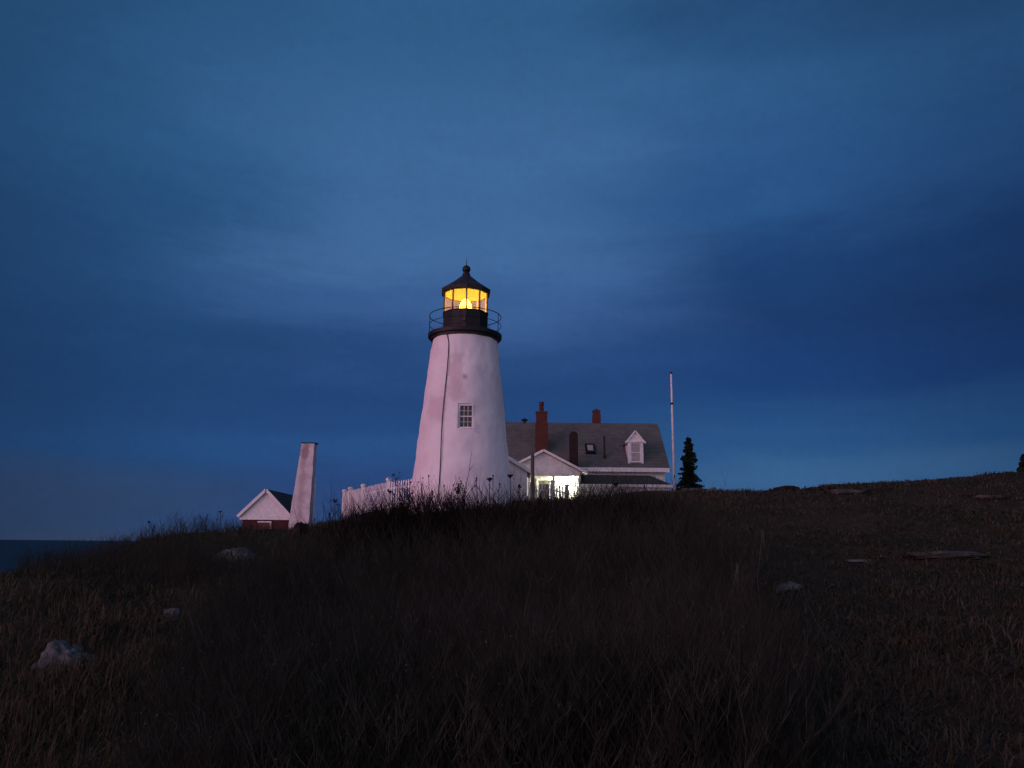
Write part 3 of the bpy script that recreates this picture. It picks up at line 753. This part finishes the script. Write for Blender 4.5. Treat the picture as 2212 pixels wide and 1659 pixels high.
vs = [(x + 0.05 * mnoise.noise(Vector((x, y, z))), y + 0.05 * mnoise.noise(Vector((x + 9, y, z))), z) for x, y, z in vs]
fs = [(i * 4 + k, i * 4 + (k + 1) % 4, (i + 1) * 4 + (k + 1) % 4, (i + 1) * 4 + k) for i in range(N) for k in range(4)] + [(3, 2, 1, 0), tuple(N * 4 + k for k in range(4))]
bm_.add(vs, fs).build('tower_wall', M_bell, broot)
MB().box(bt.x - 0.05, btr.x + 0.14, yb0 + 0.34, yb0 + 1.34, bt.z + 0.003, bt.z + 0.07).build('cap', M_iron, broot)
sx = btr.x + 0.10
lad = MB()
for xx in (0, 0.3):
    lad.tube([(sx + 0.04, yb0 + 0.75 + xx, zlow), (sx + 0.04, yb0 + 0.75 + xx, at(680, 1030, YG).z)], 0.03, 6)
for i in range(14):
    zz = zlow + 0.4 + i * 0.3
    if zz < at(680, 1030, YG).z: lad.tube([(sx + 0.04, yb0 + 0.75, zz), (sx + 0.04, yb0 + 1.05, zz)], 0.02, 5)
lad.build('ladder', M_white, broot)

# ------------------------------------------------------------------ picket fences
def fence(posts, h, name_label, cat='fence', sp=0.145, flat_caps=False):
    """posts: list of ground points; bays of pickets between them"""
    r_ = empty('picket_fence', posts[0], name_label, cat)
    for i, p in enumerate(posts):
        p = Vector(p)
        b = MB().box(p.x - 0.09, p.x + 0.09, p.y - 0.09, p.y + 0.09, p.z - 0.4, p.z + h + 0.04).build('post', M_white, r_)
        MB().lathe((p.x, p.y, p.z + h + 0.04), [(0.135, 0.0), (0.15, 0.04), (0.13, 0.10), (0.07, 0.14)], n=12, a0=0.3).build('post_cap', M_white, b)
    for a, b in zip(posts[:-1], posts[1:]):
        a, b = Vector(a), Vector(b); a, b = a + (b - a).normalized() * 0.02, b - (b - a).normalized() * 0.02; L = (b - a).length; n = max(2, int(L / sp)); m = MB()
        t = (b - a).normalized(); hd = Vector((t.x, t.y, 0)).normalized(); nrm = Vector((hd.y, -hd.x, 0))
        if nrm.y > 0: nrm = -nrm
        for zz in (0.30, h - 0.34):
            m.beam(a + Vector((0, 0, zz)) + t * 0.075, b + Vector((0, 0, zz)) - t * 0.075, 0.05, 0.09)
        for k in range(n):
            p = a + (b - a) * ((k + 0.5) / n) + nrm * 0.045
            dz = rnd.uniform(-0.015, 0.015); tl = rnd.uniform(-0.006, 0.006)
            w2 = 0.038
            poly = [(-w2, 0.05), (w2, 0.05), (w2 + tl, h - 0.07 + dz), (tl, h + 0.0 + dz), (-w2 + tl, h - 0.07 + dz)]
            m.prism([p + hd * u + Vector((0, 0, q)) for u, q in poly], nrm * -0.018, nrm * 0.0)
        m.build('picket_panel', M_white, r_)
    return r_
def gpt(px, y, top, h):                          # a post whose top shows at row top
    p = at(px, top, y); return (p.x, p.y, p.z - h)
FH = 1.35
fence([gpt(898, 37.7, 1033, FH), gpt(839.5, 38.6, 1040, FH), gpt(785, 40.8, 1053, FH), gpt(757, 43.2, 1059, FH), gpt(744, 45.6, 1064, FH)], FH, 'white picket fence curving away to the left of the lighthouse base')
FH2 = 1.25
fence([gpt(1148, 43.6, 1048, FH2), gpt(1194, 43.6, 1044, FH2), gpt(1225, 43.4, 1053, FH2)], FH2, 'white picket fence backlit in front of the lit porch')

# ------------------------------------------------------------------ flagpole, post, spruces
def flag():
    b, t = at(1456, 1052, 46.5), at(1450.5, 808, 46.5)
    z0 = gz(b.x, 46.5)
    xx = (b.x + t.x) / 2
    r_ = empty('flagpole', (xx, 46.5, z0), 'tall bare white flagpole at the right end of the house', 'flagpole')
    zm_ = at(1452, 872, 46.5).z
    MB().tube([(xx, 46.5, z0 - 0.3), (xx, 46.5, zm_), (xx, 46.5, t.z)], [0.075, 0.062, 0.05], 12).build('pole', M_white, r_, smooth=True)
    MB().lathe((xx, 46.5, t.z - 0.02), [(0.03, 0), (0.075, 0.05), (0.075, 0.10), (0.03, 0.15)], n=12).build('truck', M_iron, r_)
    MB().lathe((xx, 46.5, zm_), [(0.07, -0.06), (0.085, -0.03), (0.085, 0.03), (0.07, 0.06)], n=12).build('joint_collar', M_iron, r_)
    MB().box(xx - 0.02, xx + 0.02, 46.38, 46.43, z0 + 1.1, z0 + 1.3).build('cleat', M_iron, r_)
flag()
pb = at(1151, 978, 30.0)
pz = gz(pb.x, 30.0)
wp = MB()
pp = []
for i in range(12):
    t = i / 11
    pp.append((pb.x + 0.012 * math.sin(t * 5), 30.0, pz - 0.3 + (pb.z - pz + 0.3) * t))
wp.tube(pp, [0.085 - 0.02 * i / 11 + 0.004 * math.sin(i * 2.3) for i in range(12)], 9)
wpo = wp.build('wooden_post', M_wood, smooth=False)
tag(wpo, 'weathered dark wooden post standing alone in front of the lit porch', 'post')

def spruce(px, ptop, pbase, y, half_px, label, seed):
    rr = np.random.default_rng(seed)
    t, b = at(px, ptop, y), at(px, pbase, y)
    hw = half_px / (FPX / y)
    z0 = min(gz(b.x, y), b.z) - 0.1
    r_ = empty('spruce_tree', (b.x, y, z0), label, 'tree', 'evergreens on the rise')
    h = t.z - z0
    MB().tube([(b.x, y, z0 - 0.2), (b.x, y, z0 + h * 0.5), (b.x, y, z0 + h * 0.97)], [0.12, 0.07, 0.01], 8).build('trunk', M_bark, r_)
    Vq, Fq = [], []
    br = MB()
    n = 330
    vn_ = lambda u, w_: 0.5 + 0.5 * math.sin(u * 2.3 + w_ * 1.7)
    a0_ = seed * 1.3
    for i in range(n):
        f_ = (i + rr.random()) / n
        zc = z0 + h * (0.06 + 0.94 * f_)
        ln_ = hw * (1.45 - 1.28 * f_ ** 0.9) * rr.uniform(0.30, 1.15) * (0.6 + 0.6 * vn_(f_ * 9 + a0_, math.floor(i * 0.37)))
        a = rr.random() * 2 * math.pi
        dr = Vector((math.cos(a), math.sin(a), 0))
        tip = Vector((b.x, y, zc)) + dr * ln_ + Vector((0, 0, -0.22 * ln_ + 0.30 * f_ * ln_))
        br.tube([(b.x, y, zc), tuple(tip)], [0.018, 0.006], 4)
        for j in range(int(16 + 26 * ln_)):
            u = rr.random() ** 0.5 * 1.08
            c = Vector((b.x, y, zc)).lerp(tip, u) + Vector(rr.normal(0, 0.05, 3)) * (1.2 - u * 0.5)
            L = rr.uniform(0.10, 0.24); wd = rr.uniform(0.035, 0.075)
            dd = (dr + Vector(rr.normal(0, 0.6, 3)) + Vector((0, 0, -0.25))).normalized()
            sd = dd.cross(Vector(rr.normal(0, 1, 3))).normalized()
            k = len(Vq)
            Vq += [c - dd * L / 2, c + sd * wd, c + dd * L / 2, c - sd * wd]
            Fq.append((k, k + 1, k + 2, k + 3))
    br.build('branches', M_bark, r_)
    m = MB(); m.add(Vq, Fq)
    m.build('crown', M_needle, r_)
spruce(1490, 948, 1055, 56.0, 27, 'dark pointed spruce tree to the right of the flagpole', 4)
spruce(2219, 985, 1030, 44.0, 16, 'dark spruce tree cut by the right edge of the picture', 5)

# ------------------------------------------------------------------ rocks
FOOT = []
def rock(px, py, y, wpx, hpx, depth, label, seed, mat=None, name='boulder', sharp=0.25, tilt=0.0, fixed=False):
    if not fixed:
        yy = np.linspace(y * 0.55, y * 1.5, 400)
        v0 = ray(px, py + hpx * 0.42)
        hit = np.nonzero(ground(yy * v0.x / v0.y, yy) > yy * v0.z / v0.y)[0]
        if len(hit): y = float(yy[hit[0]])
    c = at(px, py, y)
    s_ = y / FPX
    hw, hh = wpx * s_ / 2, hpx * s_
    bm = bmesh.new()
    bmesh.ops.create_icosphere(bm, subdivisions=5, radius=1.0)
    off = Vector((seed * 3.7, seed * 1.3, seed * 2.1))
    for v_ in bm.verts:
        p = v_.co.copy()
        # clip by a few planes for flat faces
        r2 = random.Random(seed)
        for k in range(9):
            n_ = Vector((r2.gauss(0, 1), r2.gauss(0, 1), r2.gauss(0, 0.8))).normalized()
            dd = p.dot(n_) - r2.uniform(0.62, 0.95)
            if dd > 0: p -= n_ * dd * 0.85
        p += p.normalized() * (sharp * 0.45 * mnoise.noise(p * 1.7 + off) + sharp * 0.30 * abs(mnoise.noise(p * 3.5 + off)) + sharp * 0.22 * mnoise.noise(p * 8 + off) + sharp * 0.12 * mnoise.noise(p * 19 + off))
        v_.co = Vector((p.x * hw, p.y * depth / 2, p.z * hh * 1.1))
        if tilt: v_.co = Matrix.Rotation(tilt, 3, 'Y') @ v_.co
    me = bpy.data.meshes.new(name); bm.to_mesh(me); bm.free()
    me.materials.append(mat or M_rock)
    me.polygons.foreach_set('use_smooth', [True] * len(me.polygons))
    o = bpy.data.objects.new(name, me); COL.objects.link(o)
    o.location = (c.x, y, c.z - 0.72 * hh)
    FOOT.append((c.x, y, hw, depth / 2, 0.35 if hpx > 25 else 1.0))
    return tag(o, label, 'rock')
rock(508, 1200, 26, 108, 42, 1.3, 'pale rounded boulder on the left slope below the brick building', 3, sharp=0.3)
rock(150, 1412, 13, 132, 76, 0.9, 'large rough grey boulder at lower left among grass', 8, sharp=0.45)
rock(219, 1356, 15, 38, 18, 0.35, 'small pale stone just above the large rough grey boulder', 5, sharp=0.5, tilt=-0.35)
rock(381, 1325, 17, 52, 30, 0.5, 'slanted pale rock slab midway up the left slope', 6, sharp=0.4, tilt=-0.5)
rock(150, 1482, 11, 30, 14, 0.25, 'small flat stone half buried below the large rough grey boulder', 7, sharp=0.5)
rock(1698, 1264, 17, 72, 17, 0.9, 'low pale rock in the right field by the tall straw stalk', 9, sharp=0.4)
rock(2045, 1194, 22, 170, 9, 1.6, 'long low whaleback ledge across the right field', 10, M_ledge, sharp=0.55, name='rock_ledge')
rock(1862, 1210, 22, 92, 5, 0.7, 'thin flat ledge left of the long whaleback ledge', 12, M_ledge, sharp=0.25, name='rock_ledge')
rock(1828, 1060, 41, 92, 7, 1.2, 'pale flat ledge just under the ridge line on the right', 13, M_ledge, sharp=0.4, name='rock_ledge')
rock(2128, 1071, 38, 70, 5, 1.2, 'faint pale ledge high in the field near the right edge', 14, M_ledge, sharp=0.4, name='rock_ledge')
rock(1542, 1060, 42, 34, 12, 0.8, 'small pale rock on the ridge right of the spruce', 15, sharp=0.6)
rock(1440, 1064, 44, 190, 10, 1.5, 'long pale ledge in front of the house porch', 16, M_ledge, sharp=0.3, name='rock_ledge')
rock(1500, 1057, 47, 70, 8, 1.0, 'narrow pale ledge at the foot of the spruce', 17, M_ledge, sharp=0.3, name='rock_ledge')
rock(1697, 1053, 42, 56, 9, 1.3, 'dark reddish hump on the ridge right of the spruce', 18, M_darkrock, sharp=0.6)
rock(1780, 1053, 42, 70, 8, 1.5, 'dark low hump on the ridge above the pale flat ledge', 19, M_darkrock, sharp=0.6)
rock(652, 1146, 38, 42, 32, 1.1, 'dark brown rock in front of the bell tower base', 20, M_darkrock, sharp=0.6)
rock(688, 1146, 38, 44, 24, 1.1, 'dark brown rock right of the bell tower base', 21, M_darkrock, sharp=0.6)
rock(1066, 1082, 30, 120, 30, 1.8, 'dark rounded rock in front of the lighthouse base', 22, M_darkrock, sharp=0.4)

# ------------------------------------------------------------------ grass and thicket (uncountable)
def blades(name, x, y, L, wd, mat, lean=0.35, label=None, cat=None):
    n = len(x); z = ground(x, y) - 0.02
    a = rng.random(n) * 2 * np.pi; f_ = rng.random(n) * 2 * np.pi
    le = np.abs(rng.normal(0, 1, n)) * lean * L
    dx, dy = np.cos(f_) * le + 0.08 * L, np.sin(f_) * le
    wx, wy = np.cos(a) * wd / 2, np.sin(a) * wd / 2
    b = np.stack([x, y, z], 1); w3 = np.stack([wx, wy, np.zeros(n)], 1)
    m = b + np.stack([dx * 0.35, dy * 0.35, L * 0.55], 1); t = b + np.stack([dx, dy, np.sqrt(np.maximum(L ** 2 - le ** 2, (0.25 * L) ** 2))], 1)
    V_ = np.stack([b - w3, b + w3, m + w3 * 0.7, m - w3 * 0.7, t], 1).reshape(-1, 3)
    i0 = np.arange(n) * 5
    o = np_mesh(name, V_, [np.stack([i0, i0 + 1, i0 + 2, i0 + 3], 1), np.stack([i0 + 3, i0 + 2, i0 + 4], 1)], mat)
    return tag(o, label, cat, kind='stuff')
def frustum(n, y0, y1, t0=-0.80, t1=0.80):
    y = np.exp(rng.uniform(math.log(y0), math.log(y1), n)); x = rng.uniform(t0, t1, n) * y
    return x, y
def clear(x, y):
    ok = (x - TX) ** 2 + (y - TY) ** 2 > 2.7 ** 2
    ok &= ~((x > hx0 - .5) & (x < hx1 + .8) & (y > YE - .3)) & ~((x > wx0 - .3) & (x < wx1 + .3) & (y > YW - .2) & (y < YW + 4))
    return ok
x, y = frustum(235000, 2.5, 60, -1.0, 1.0)
k = clear(x, y) & (rng.random(len(x)) < 0.35 + 0.9 * vnoise(x * 0.6, y * 0.6, 5)); x, y = x[k], y[k]
L = rng.uniform(0.10, 0.34, len(x)) * (0.6 + 0.8 * vnoise(x * 0.5, y * 0.5, 6)) * (1 + 0.004 * y)
fx, fy, fl = [], [], []
for (rx, ry, ra, rb, rk) in FOOT:                     # tufts grown up round the foot of every stone
    m_ = int((160 + 240 * ra) * (0.4 + 0.6 * rk)); w_ = rng.uniform(0, 2 * np.pi, m_); q_ = rng.normal(1.0, 0.13, m_)
    keep = vnoise(w_ * 3 + rx, w_ * 0 + ry, 41) > 0.34
    fx.append((rx + ra * q_ * np.cos(w_))[keep]); fy.append((ry + rb * q_ * np.sin(w_))[keep]); fl.append((rng.uniform(0.10, 0.30, m_) * rk * (0.7 + 0.012 * ry))[keep])
x, y, L = np.concatenate([x] + fx), np.concatenate([y] + fy), np.concatenate([L] + fl)
rs = np.clip((x / y - 0.22) / 0.12, 0, 1)
L *= 1 - 0.42 * rs
blades('meadow_grass', x, y, L, 0.005 + 0.0011 * y, M_grass, 0.65 + 0.9 * rs + 0.5 * vnoise(x * 0.9, y * 0.9, 21), 'short dry brown grass covering the whole slope', 'grass')

def tubes(P0, Dv, L, rad_, bend, segs=4):
    """vectorised curved three-sided stems; returns V, F and the points along them"""
    n = len(P0)
    t = np.linspace(0, 1, segs + 1)
    pts = P0[:, None, :] + Dv[:, None, :] * (L[:, None, None] * t[None, :, None]) + bend[:, None, :] * (t[None, :, None] ** 2) * L[:, None, None]
    rr_ = rad_[:, None] * (1 - 0.75 * t[None, :])
    wig = rng.normal(0, 1, pts.shape) * (L[:, None, None] * 0.018); wig[:, 0] = 0
    pts = pts + wig
    ang = np.array([0.3, 0.3 + 2 * np.pi / 3, 0.3 + 4 * np.pi / 3])
    ring = np.stack([np.cos(ang), np.sin(ang), np.zeros(3)], 1)
    V_ = (pts[:, :, None, :] + ring[None, None] * rr_[:, :, None, None]).reshape(-1, 3)
    base = (np.arange(n) * (segs + 1) * 3)[:, None, None]
    s_ = np.arange(segs)[None, :, None] * 3; k_ = np.arange(3)[None, None, :]; k2 = (k_ + 1) % 3
    F_ = np.stack([base + s_ + k_, base + s_ + k2, base + s_ + 3 + k2, base + s_ + 3 + k_], 3).reshape(-1, 4)
    return V_, F_, pts
def thicket(name, x, y, H, mat, label, cat, rad_=0.0038, twigs=4, leaves=3, lean=0.20):
    n = len(x); P0 = np.stack([x, y, ground(x, y) - 0.03], 1)
    Dv = np.stack([rng.normal(0, lean, n), rng.normal(0, lean, n), np.ones(n)], 1)
    bend = np.stack([rng.normal(0, 0.18, n), rng.normal(0, 0.18, n), -np.abs(rng.normal(0, 0.05, n))], 1)
    rr_ = rad_ * rng.uniform(0.7, 1.5, n) * (1 + 0.028 * y)
    V1, F1, pts = tubes(P0, Dv, H, rr_, bend, 5)
    Vs, Fs, off = [V1], [F1], len(V1)
    tips = [pts[:, -1]]
    for j in range(twigs):
        ix = rng.integers(2, 6, n); p0 = pts[np.arange(n), ix]
        a = rng.random(n) * 2 * np.pi
        dv = np.stack([np.cos(a) * 0.6, np.sin(a) * 0.6, rng.uniform(0.5, 1.1, n)], 1)
        l2 = H * rng.uniform(0.12, 0.40, n)
        V2, F2, p2 = tubes(p0, dv, l2, rr_ * 0.6, np.stack([np.zeros(n), np.zeros(n), rng.uniform(0, 0.3, n)], 1), 2)
        Vs.append(V2); Fs.append(F2 + off); off += len(V2); tips.append(p2[:, -1]); tips.append(p2[:, 1])
    if leaves:
        T = np.concatenate(tips + [pts[:, 2], pts[:, 3], pts[:, 4]]); T = T[rng.random(len(T)) < leaves / 6]
        T = T + rng.normal(0, 0.02, T.shape); m_ = len(T)
        u = rng.normal(0, 1, (m_, 3)) + np.array([0, 0, 0.8]); u /= np.linalg.norm(u, axis=1)[:, None]
        v_ = np.cross(u, rng.normal(0, 1, (m_, 3))); v_ /= np.linalg.norm(v_, axis=1)[:, None]
        sz = (rng.uniform(0.004, 0.010, m_) * (1 + 0.02 * T[:, 1]))[:, None]
        V3 = np.stack([T - u * sz, T + v_ * sz * 0.6, T + u * sz, T - v_ * sz * 0.6], 1).reshape(-1, 3)
        i0 = np.arange(m_) * 4 + off
        Vs.append(V3); Fs.append(np.stack([i0, i0 + 1, i0 + 2, i0 + 3], 1))
    o = np_mesh(name, np.concatenate(Vs), [np.concatenate(Fs)], mat)
    return tag(o, label, cat, kind='stuff')
# main thicket: the middle of the picture, from the photographer's feet to the tower's foot
x, y = frustum(2100, 4.0, 31, -0.50, 0.42)
x = np.repeat(x, 17); y = np.repeat(y, 17)
x = x + rng.normal(0, 0.055, len(x)) * (1 + 0.05 * y); y = y + rng.normal(0, 0.055, len(x)) * (1 + 0.05 * y)
t_ = x / y
lim_l = -0.46 + 0.24 * (y - 5) / 26; lim_r = 0.36 - 0.12 * (y - 5) / 26
soft = 0.05 * (vnoise(x * 0.8, y * 0.8, 9) - 0.5)
k = (t_ > lim_l + soft + rng.normal(0, 0.02, len(x))) & (t_ < lim_r + soft + rng.normal(0, 0.02, len(x))) & (rng.random(len(x)) < 0.3 + vnoise(x * 1.1, y * 1.1, 12))
x, y = x[k], y[k]
edge_ = np.clip(np.minimum(x / y - lim_l[k], lim_r[k] - x / y) / 0.08, 0.35, 1)
H = (0.26 + 0.62 * vnoise(x * 0.5, y * 0.5, 10) + 0.36 * vnoise(x * 1.6, y * 1.6, 11)) * rng.uniform(0.55, 1.2, len(x)) * edge_
H *= np.where((rng.random(len(x)) < 0.14) & (y > 9), 1.45, 1.0)
H *= 1 + 0.55 * np.exp(-((y - 17) / 4.5) ** 2) * np.clip((x / y + 0.24) / 0.06, 0, 1)
H = np.minimum(H, 0.62 + 0.055 * y)
ya = rng.uniform(14.0, 19.5, 2300); ta = rng.uniform(-0.205, 0.20, 2300)
ka = rng.random(2300) < np.where(ta < -0.045, 1.0, 0.45) * (0.35 + 1.1 * vnoise(ta * 90, ya * 0.5, 31))
ya, ta = ya[ka], ta[ka]; xa = ya * ta
tipz = (1176 - np.interp(ta, [-0.2, -0.12, -0.05, -0.01, 0.02, 0.07, 0.10, 0.2], [1114, 1084, 1090, 1086, 1102, 1096, 1080, 1074]) + rng.normal(0, 9, len(ya)) + 16 * (rng.random(len(ya)) < 0.12)) / FPX * ya
Ha = np.clip(tipz - ground(xa, ya), 0.4, 1.7) * 0.92
thicket('dark_brush', xa, ya, Ha, M_brush, 'dark upright brush along the crest in front of the fence and lighthouse', 'brush', twigs=5, leaves=0.3, rad_=0.0050)
thicket('rose_thicket', x, y, H, M_twig, 'dense bare brown thicket of twigs filling the middle foreground', 'thicket', twigs=7, leaves=0.35, lean=0.27)
k = rng.random(len(x)) < 0.055
thicket('pale_canes', x[k] + 0.03, y[k], H[k] * rng.uniform(0.8, 1.25, k.sum()), M_straw, 'thin pale dead canes scattered through the dark thicket', 'canes', twigs=2, leaves=0, rad_=0.0025)
# darker scrub along the left crest
x, y = frustum(7000, 20, 38, -0.60, -0.20)
k = (rng.random(len(x)) < 0.15 + 1.1 * vnoise(x * 0.4, y * 0.4, 15)) & clear(x, y) & (ground(x, y) > -1.45); x, y = x[k], y[k]
H = (0.26 + 0.50 * vnoise(x * 0.6, y * 0.6, 16) * rng.uniform(0.6, 1.3, len(x))) * (1 - 0.6 * np.clip((x / y + 0.36) / 0.05, 0, 1)) * (1 + 0.5 * np.exp(-((x / y + 0.42) / 0.06) ** 2))
thicket('hill_scrub', x, y, H, M_twig, 'low dark scrub fringing the crest of the left slope', 'scrub', twigs=3)

# ------------------------------------------------------------------ single shrubs and flower stalks against the sky and the tower
def bare_shrub(px, ptop, y, width, label, seed, n=14):
    rr = random.Random(seed)
    t = at(px, ptop, y); z0 = gz(t.x, y)
    h = max(t.z - z0, 0.4)
    m = MB(); tips = []
    def grow(p, d_, L, r_, lvl):
        pts_ = [p]; q = p
        for i in range(4):
            d_ = (d_ + Vector((rr.gauss(0, 0.10), rr.gauss(0, 0.10), rr.gauss(0.04, 0.05)))).normalized()
            q = q + d_ * L / 4; pts_.append(q)
        m.tube(pts_, [r_ * (1 - 0.6 * i / 4) for i in range(5)], 5)
        if lvl == 0 or rr.random() < 0.25: tips.append(q)
        if lvl:
            for _ in range(rr.choice((2, 3, 3))):
                b_ = pts_[rr.choice((2, 3, 4))]
                grow(b_, (d_ + Vector((rr.gauss(0, 0.5), rr.gauss(0, 0.4), rr.uniform(0, 0.3)))).normalized(), L * rr.uniform(0.22, 0.45), r_ * 0.6, lvl - 1)
    for i in range(n):
        a = rr.uniform(-1, 1)
        L = h * ((0.80 - 0.22 * abs(a)) * rr.uniform(0.62, 1.0) if i else 0.80)
        grow(Vector((t.x + a * width * 0.15, y + rr.uniform(-.2, .2), z0 - 0.03)), Vector((a * width * 0.5 / h + rr.gauss(0, 0.06), rr.gauss(0, 0.15), 1)).normalized(), L, 0.016, 2)
    for q in tips:
        if rr.random() < 0.35:
            s_ = rr.uniform(0.010, 0.020)
            m.lathe((q.x, q.y, q.z), [(0.003, -s_), (s_, -s_ * 0.3), (s_ * 0.9, s_ * 0.4), (0.004, s_ * 0.9)], n=6)
    o = m.build('bare_shrub', M_brush)
    tag(o, label, 'shrub', 'bare shrubs against the tower and fence')
SHR = [(946, 1006, 17, 1.5, 'tallest bare shrub, in front of the left foot of the lighthouse', 40),
       (905, 1042, 17.5, 1.1, 'bare shrub where the picket fence meets the lighthouse', 36),
       (862, 1058, 18, 1.1, 'spindly bare shrub in front of the picket fence beside the lighthouse', 34),
       (806, 1078, 18, 1.1, 'low bare shrub in front of the far end of the picket fence', 32),
       (986, 1042, 16.5, 0.8, 'bare shrub with clustered heads in front of the middle of the lighthouse base', 20),
       (1050, 1050, 17.5, 0.9, 'sparse bare shrub before the right half of the lighthouse base', 10),
       (1120, 1052, 18, 0.9, 'bare shrub between the right edge of the lighthouse and the wooden post', 12),
       (1172, 1040, 18, 0.9, 'bare twisting shrub beside the wooden post and lit porch', 10),
       (1290, 1060, 19, 0.9, 'low bare shrub in front of the long porch of the house', 10),
       (1465, 1056, 19, 0.9, 'bare shrub leaning right below the flagpole and spruce', 10)]
for i, (px, pt, y, wd, lb, n) in enumerate(SHR):
    bare_shrub(px, pt, y, wd, lb, 40 + i, n)
def flower_stalk(px, ptop, y, lean, head, label, pale=False, hgt=None):
    t = at(px, ptop, y); z0 = gz(t.x + lean, y)
    bpt = Vector((t.x + lean, y, z0 - 0.05))
    r_ = empty('flower_stalk', (bpt.x, y, z0), label, 'dead stalk', 'dead flower stalks')
    m = MB()
    rr = random.Random(int(px))
    mid_ = bpt.lerp(t, 0.5) + Vector((lean * 0.25 + rr.uniform(-0.05, 0.05), 0, 0))
    rb = 0.010 if not pale else 0.006
    m.tube([bpt, bpt.lerp(mid_, 0.5), mid_, mid_.lerp(t, 0.55), t], [rb, rb * .9, rb * .8, rb * .7, rb * .6], 6)
    rr = random.Random(int(px))
    if head != 'grass':
        for k in range(3):
            b0 = mid_.lerp(t, rr.uniform(0.1, 0.8)); a = rr.choice((-1, 1))
            m.tube([b0, b0 + Vector((a * rr.uniform(0.04, 0.12), rr.uniform(-.05, .05), rr.uniform(0.05, 0.14)))], [rb * .5, rb * .3], 4)
    m.build('stem', M_straw if pale else M_stalk, r_)
    hd = MB()
    if head == 'umbel':
        for k in range(14):
            a = k * 2.4; q = 0.055 * math.sqrt((k + 0.5) / 14)
            e = t + Vector((q * math.cos(a), q * math.sin(a), 0.015 + rr.uniform(-.012, .018)))
            hd.tube([t - Vector((0, 0, 0.05)), e], [0.003, 0.003], 4)
            hd.lathe(tuple(e), [(0.003, -0.012), (0.015, -0.003), (0.013, 0.009), (0.003, 0.014)], n=6)
    elif head == 'round':
        for k in range(16):
            e = t + Vector((rr.gauss(0, 0.018), rr.gauss(0, 0.018), rr.gauss(0.005, 0.018)))
            s_ = rr.uniform(0.011, 0.021)
            hd.lathe(tuple(e), [(0.004, -s_), (s_, -s_ * .3), (s_ * .9, s_ * .4), (0.004, s_)], n=6)
    elif head == 'bud':
        hd.lathe(tuple(t), [(0.005, -0.026), (0.017, -0.008), (0.015, 0.010), (0.004, 0.026)], n=7)
    elif head == 'spray':
        for k in range(26):
            e = t + Vector((rr.gauss(0, 0.05), rr.gauss(0, 0.04), rr.gauss(-0.02, 0.05)))
            hd.tube([bpt.lerp(t, 0.90), e], [0.004, 0.002], 4)
            s_ = rr.uniform(0.010, 0.018)
            hd.lathe(tuple(e), [(0.004, -s_), (s_, 0), (0.004, s_)], n=6)
    else:
        for k in range(14):
            e = t + Vector((rr.gauss(0, 0.010), rr.gauss(0, 0.010), -0.26 * k / 14))
            hd.tube([e, e + Vector((rr.gauss(0, 0.016), 0, 0.06))], [0.004, 0.001], 4)
    hd.build('seed_head', M_straw if pale else M_seed, r_)
ST = [(723, 1083, 17.82, 0.119, 'round', 'lone dead stalk with round head between bell tower and picket fence'),
      (712, 1110, 17.82, -0.04, 'bud', 'short dead stalk left of the lone round-headed stalk'),
      (842, 1063, 17.82, 0.013, 'umbel', 'flat-topped dead stalk in front of the picket fence'),
      (880, 1046, 17.16, 0.053, 'bud', 'thin dead stalk at the right end of the picket fence'),
      (926, 1028, 16.83, 0.066, 'bud', 'budded dead stalk in front of the left edge of the lighthouse'),
      (990, 1046, 16.17, -0.079, 'spray', 'dead stalk with a bushy dark cluster before the lighthouse base'),
      (1029, 1034, 16.5, 0.106, 'bud', 'budded dead stalk leaning left before the middle of the lighthouse base'),
      (1058, 1036, 16.5, 0.04, 'umbel', 'small flat-topped dead stalk before the right part of the lighthouse base'),
      (1065, 1028, 16.7, -0.033, 'bud', 'straight thin dead stalk just right of the small flat-topped stalk'),
      (1079, 1046, 16.9, -0.106, 'bud', 'dead stalk leaning right before the right edge of the lighthouse base'),
      (1102, 1029, 16.5, 0.013, 'umbel', 'tall flat-topped dead stalk at the right edge of the lighthouse base'),
      (1122, 1050, 16.5, -0.04, 'round', 'dead stalk with round head between lighthouse and wooden post'),
      (1240, 1050, 17.16, 0.02, 'bud', 'dead stalk before the right end of the backlit fence'),
      (1330, 1048, 17.16, 0.053, 'umbel', 'flat-topped dead stalk before the long house porch'),
      (1392, 1050, 16.5, -0.092, 'bud', 'dead stalk leaning right before the porch near the flagpole'),
      (476, 1106, 30.0, 0.05, 'umbel', 'flat-topped dead stalk on the crest left of the brick building'),
      (448, 1112, 30.0, -0.08, 'bud', 'thin dead stalk on the crest at far left of the brick building'),
      (322, 1128, 28.0, 0.04, 'round', 'dead stalk sticking up from the left crest above the sea')]
for a in ST: flower_stalk(*a)
flower_stalk(1648, 1150, 13, -0.10, 'grass', 'tall pale straw stalk standing alone in the right field', pale=True)
flower_stalk(1592, 1224, 10, -0.14, 'grass', 'pale straw stalk leaning right at the edge of the thicket', pale=True)
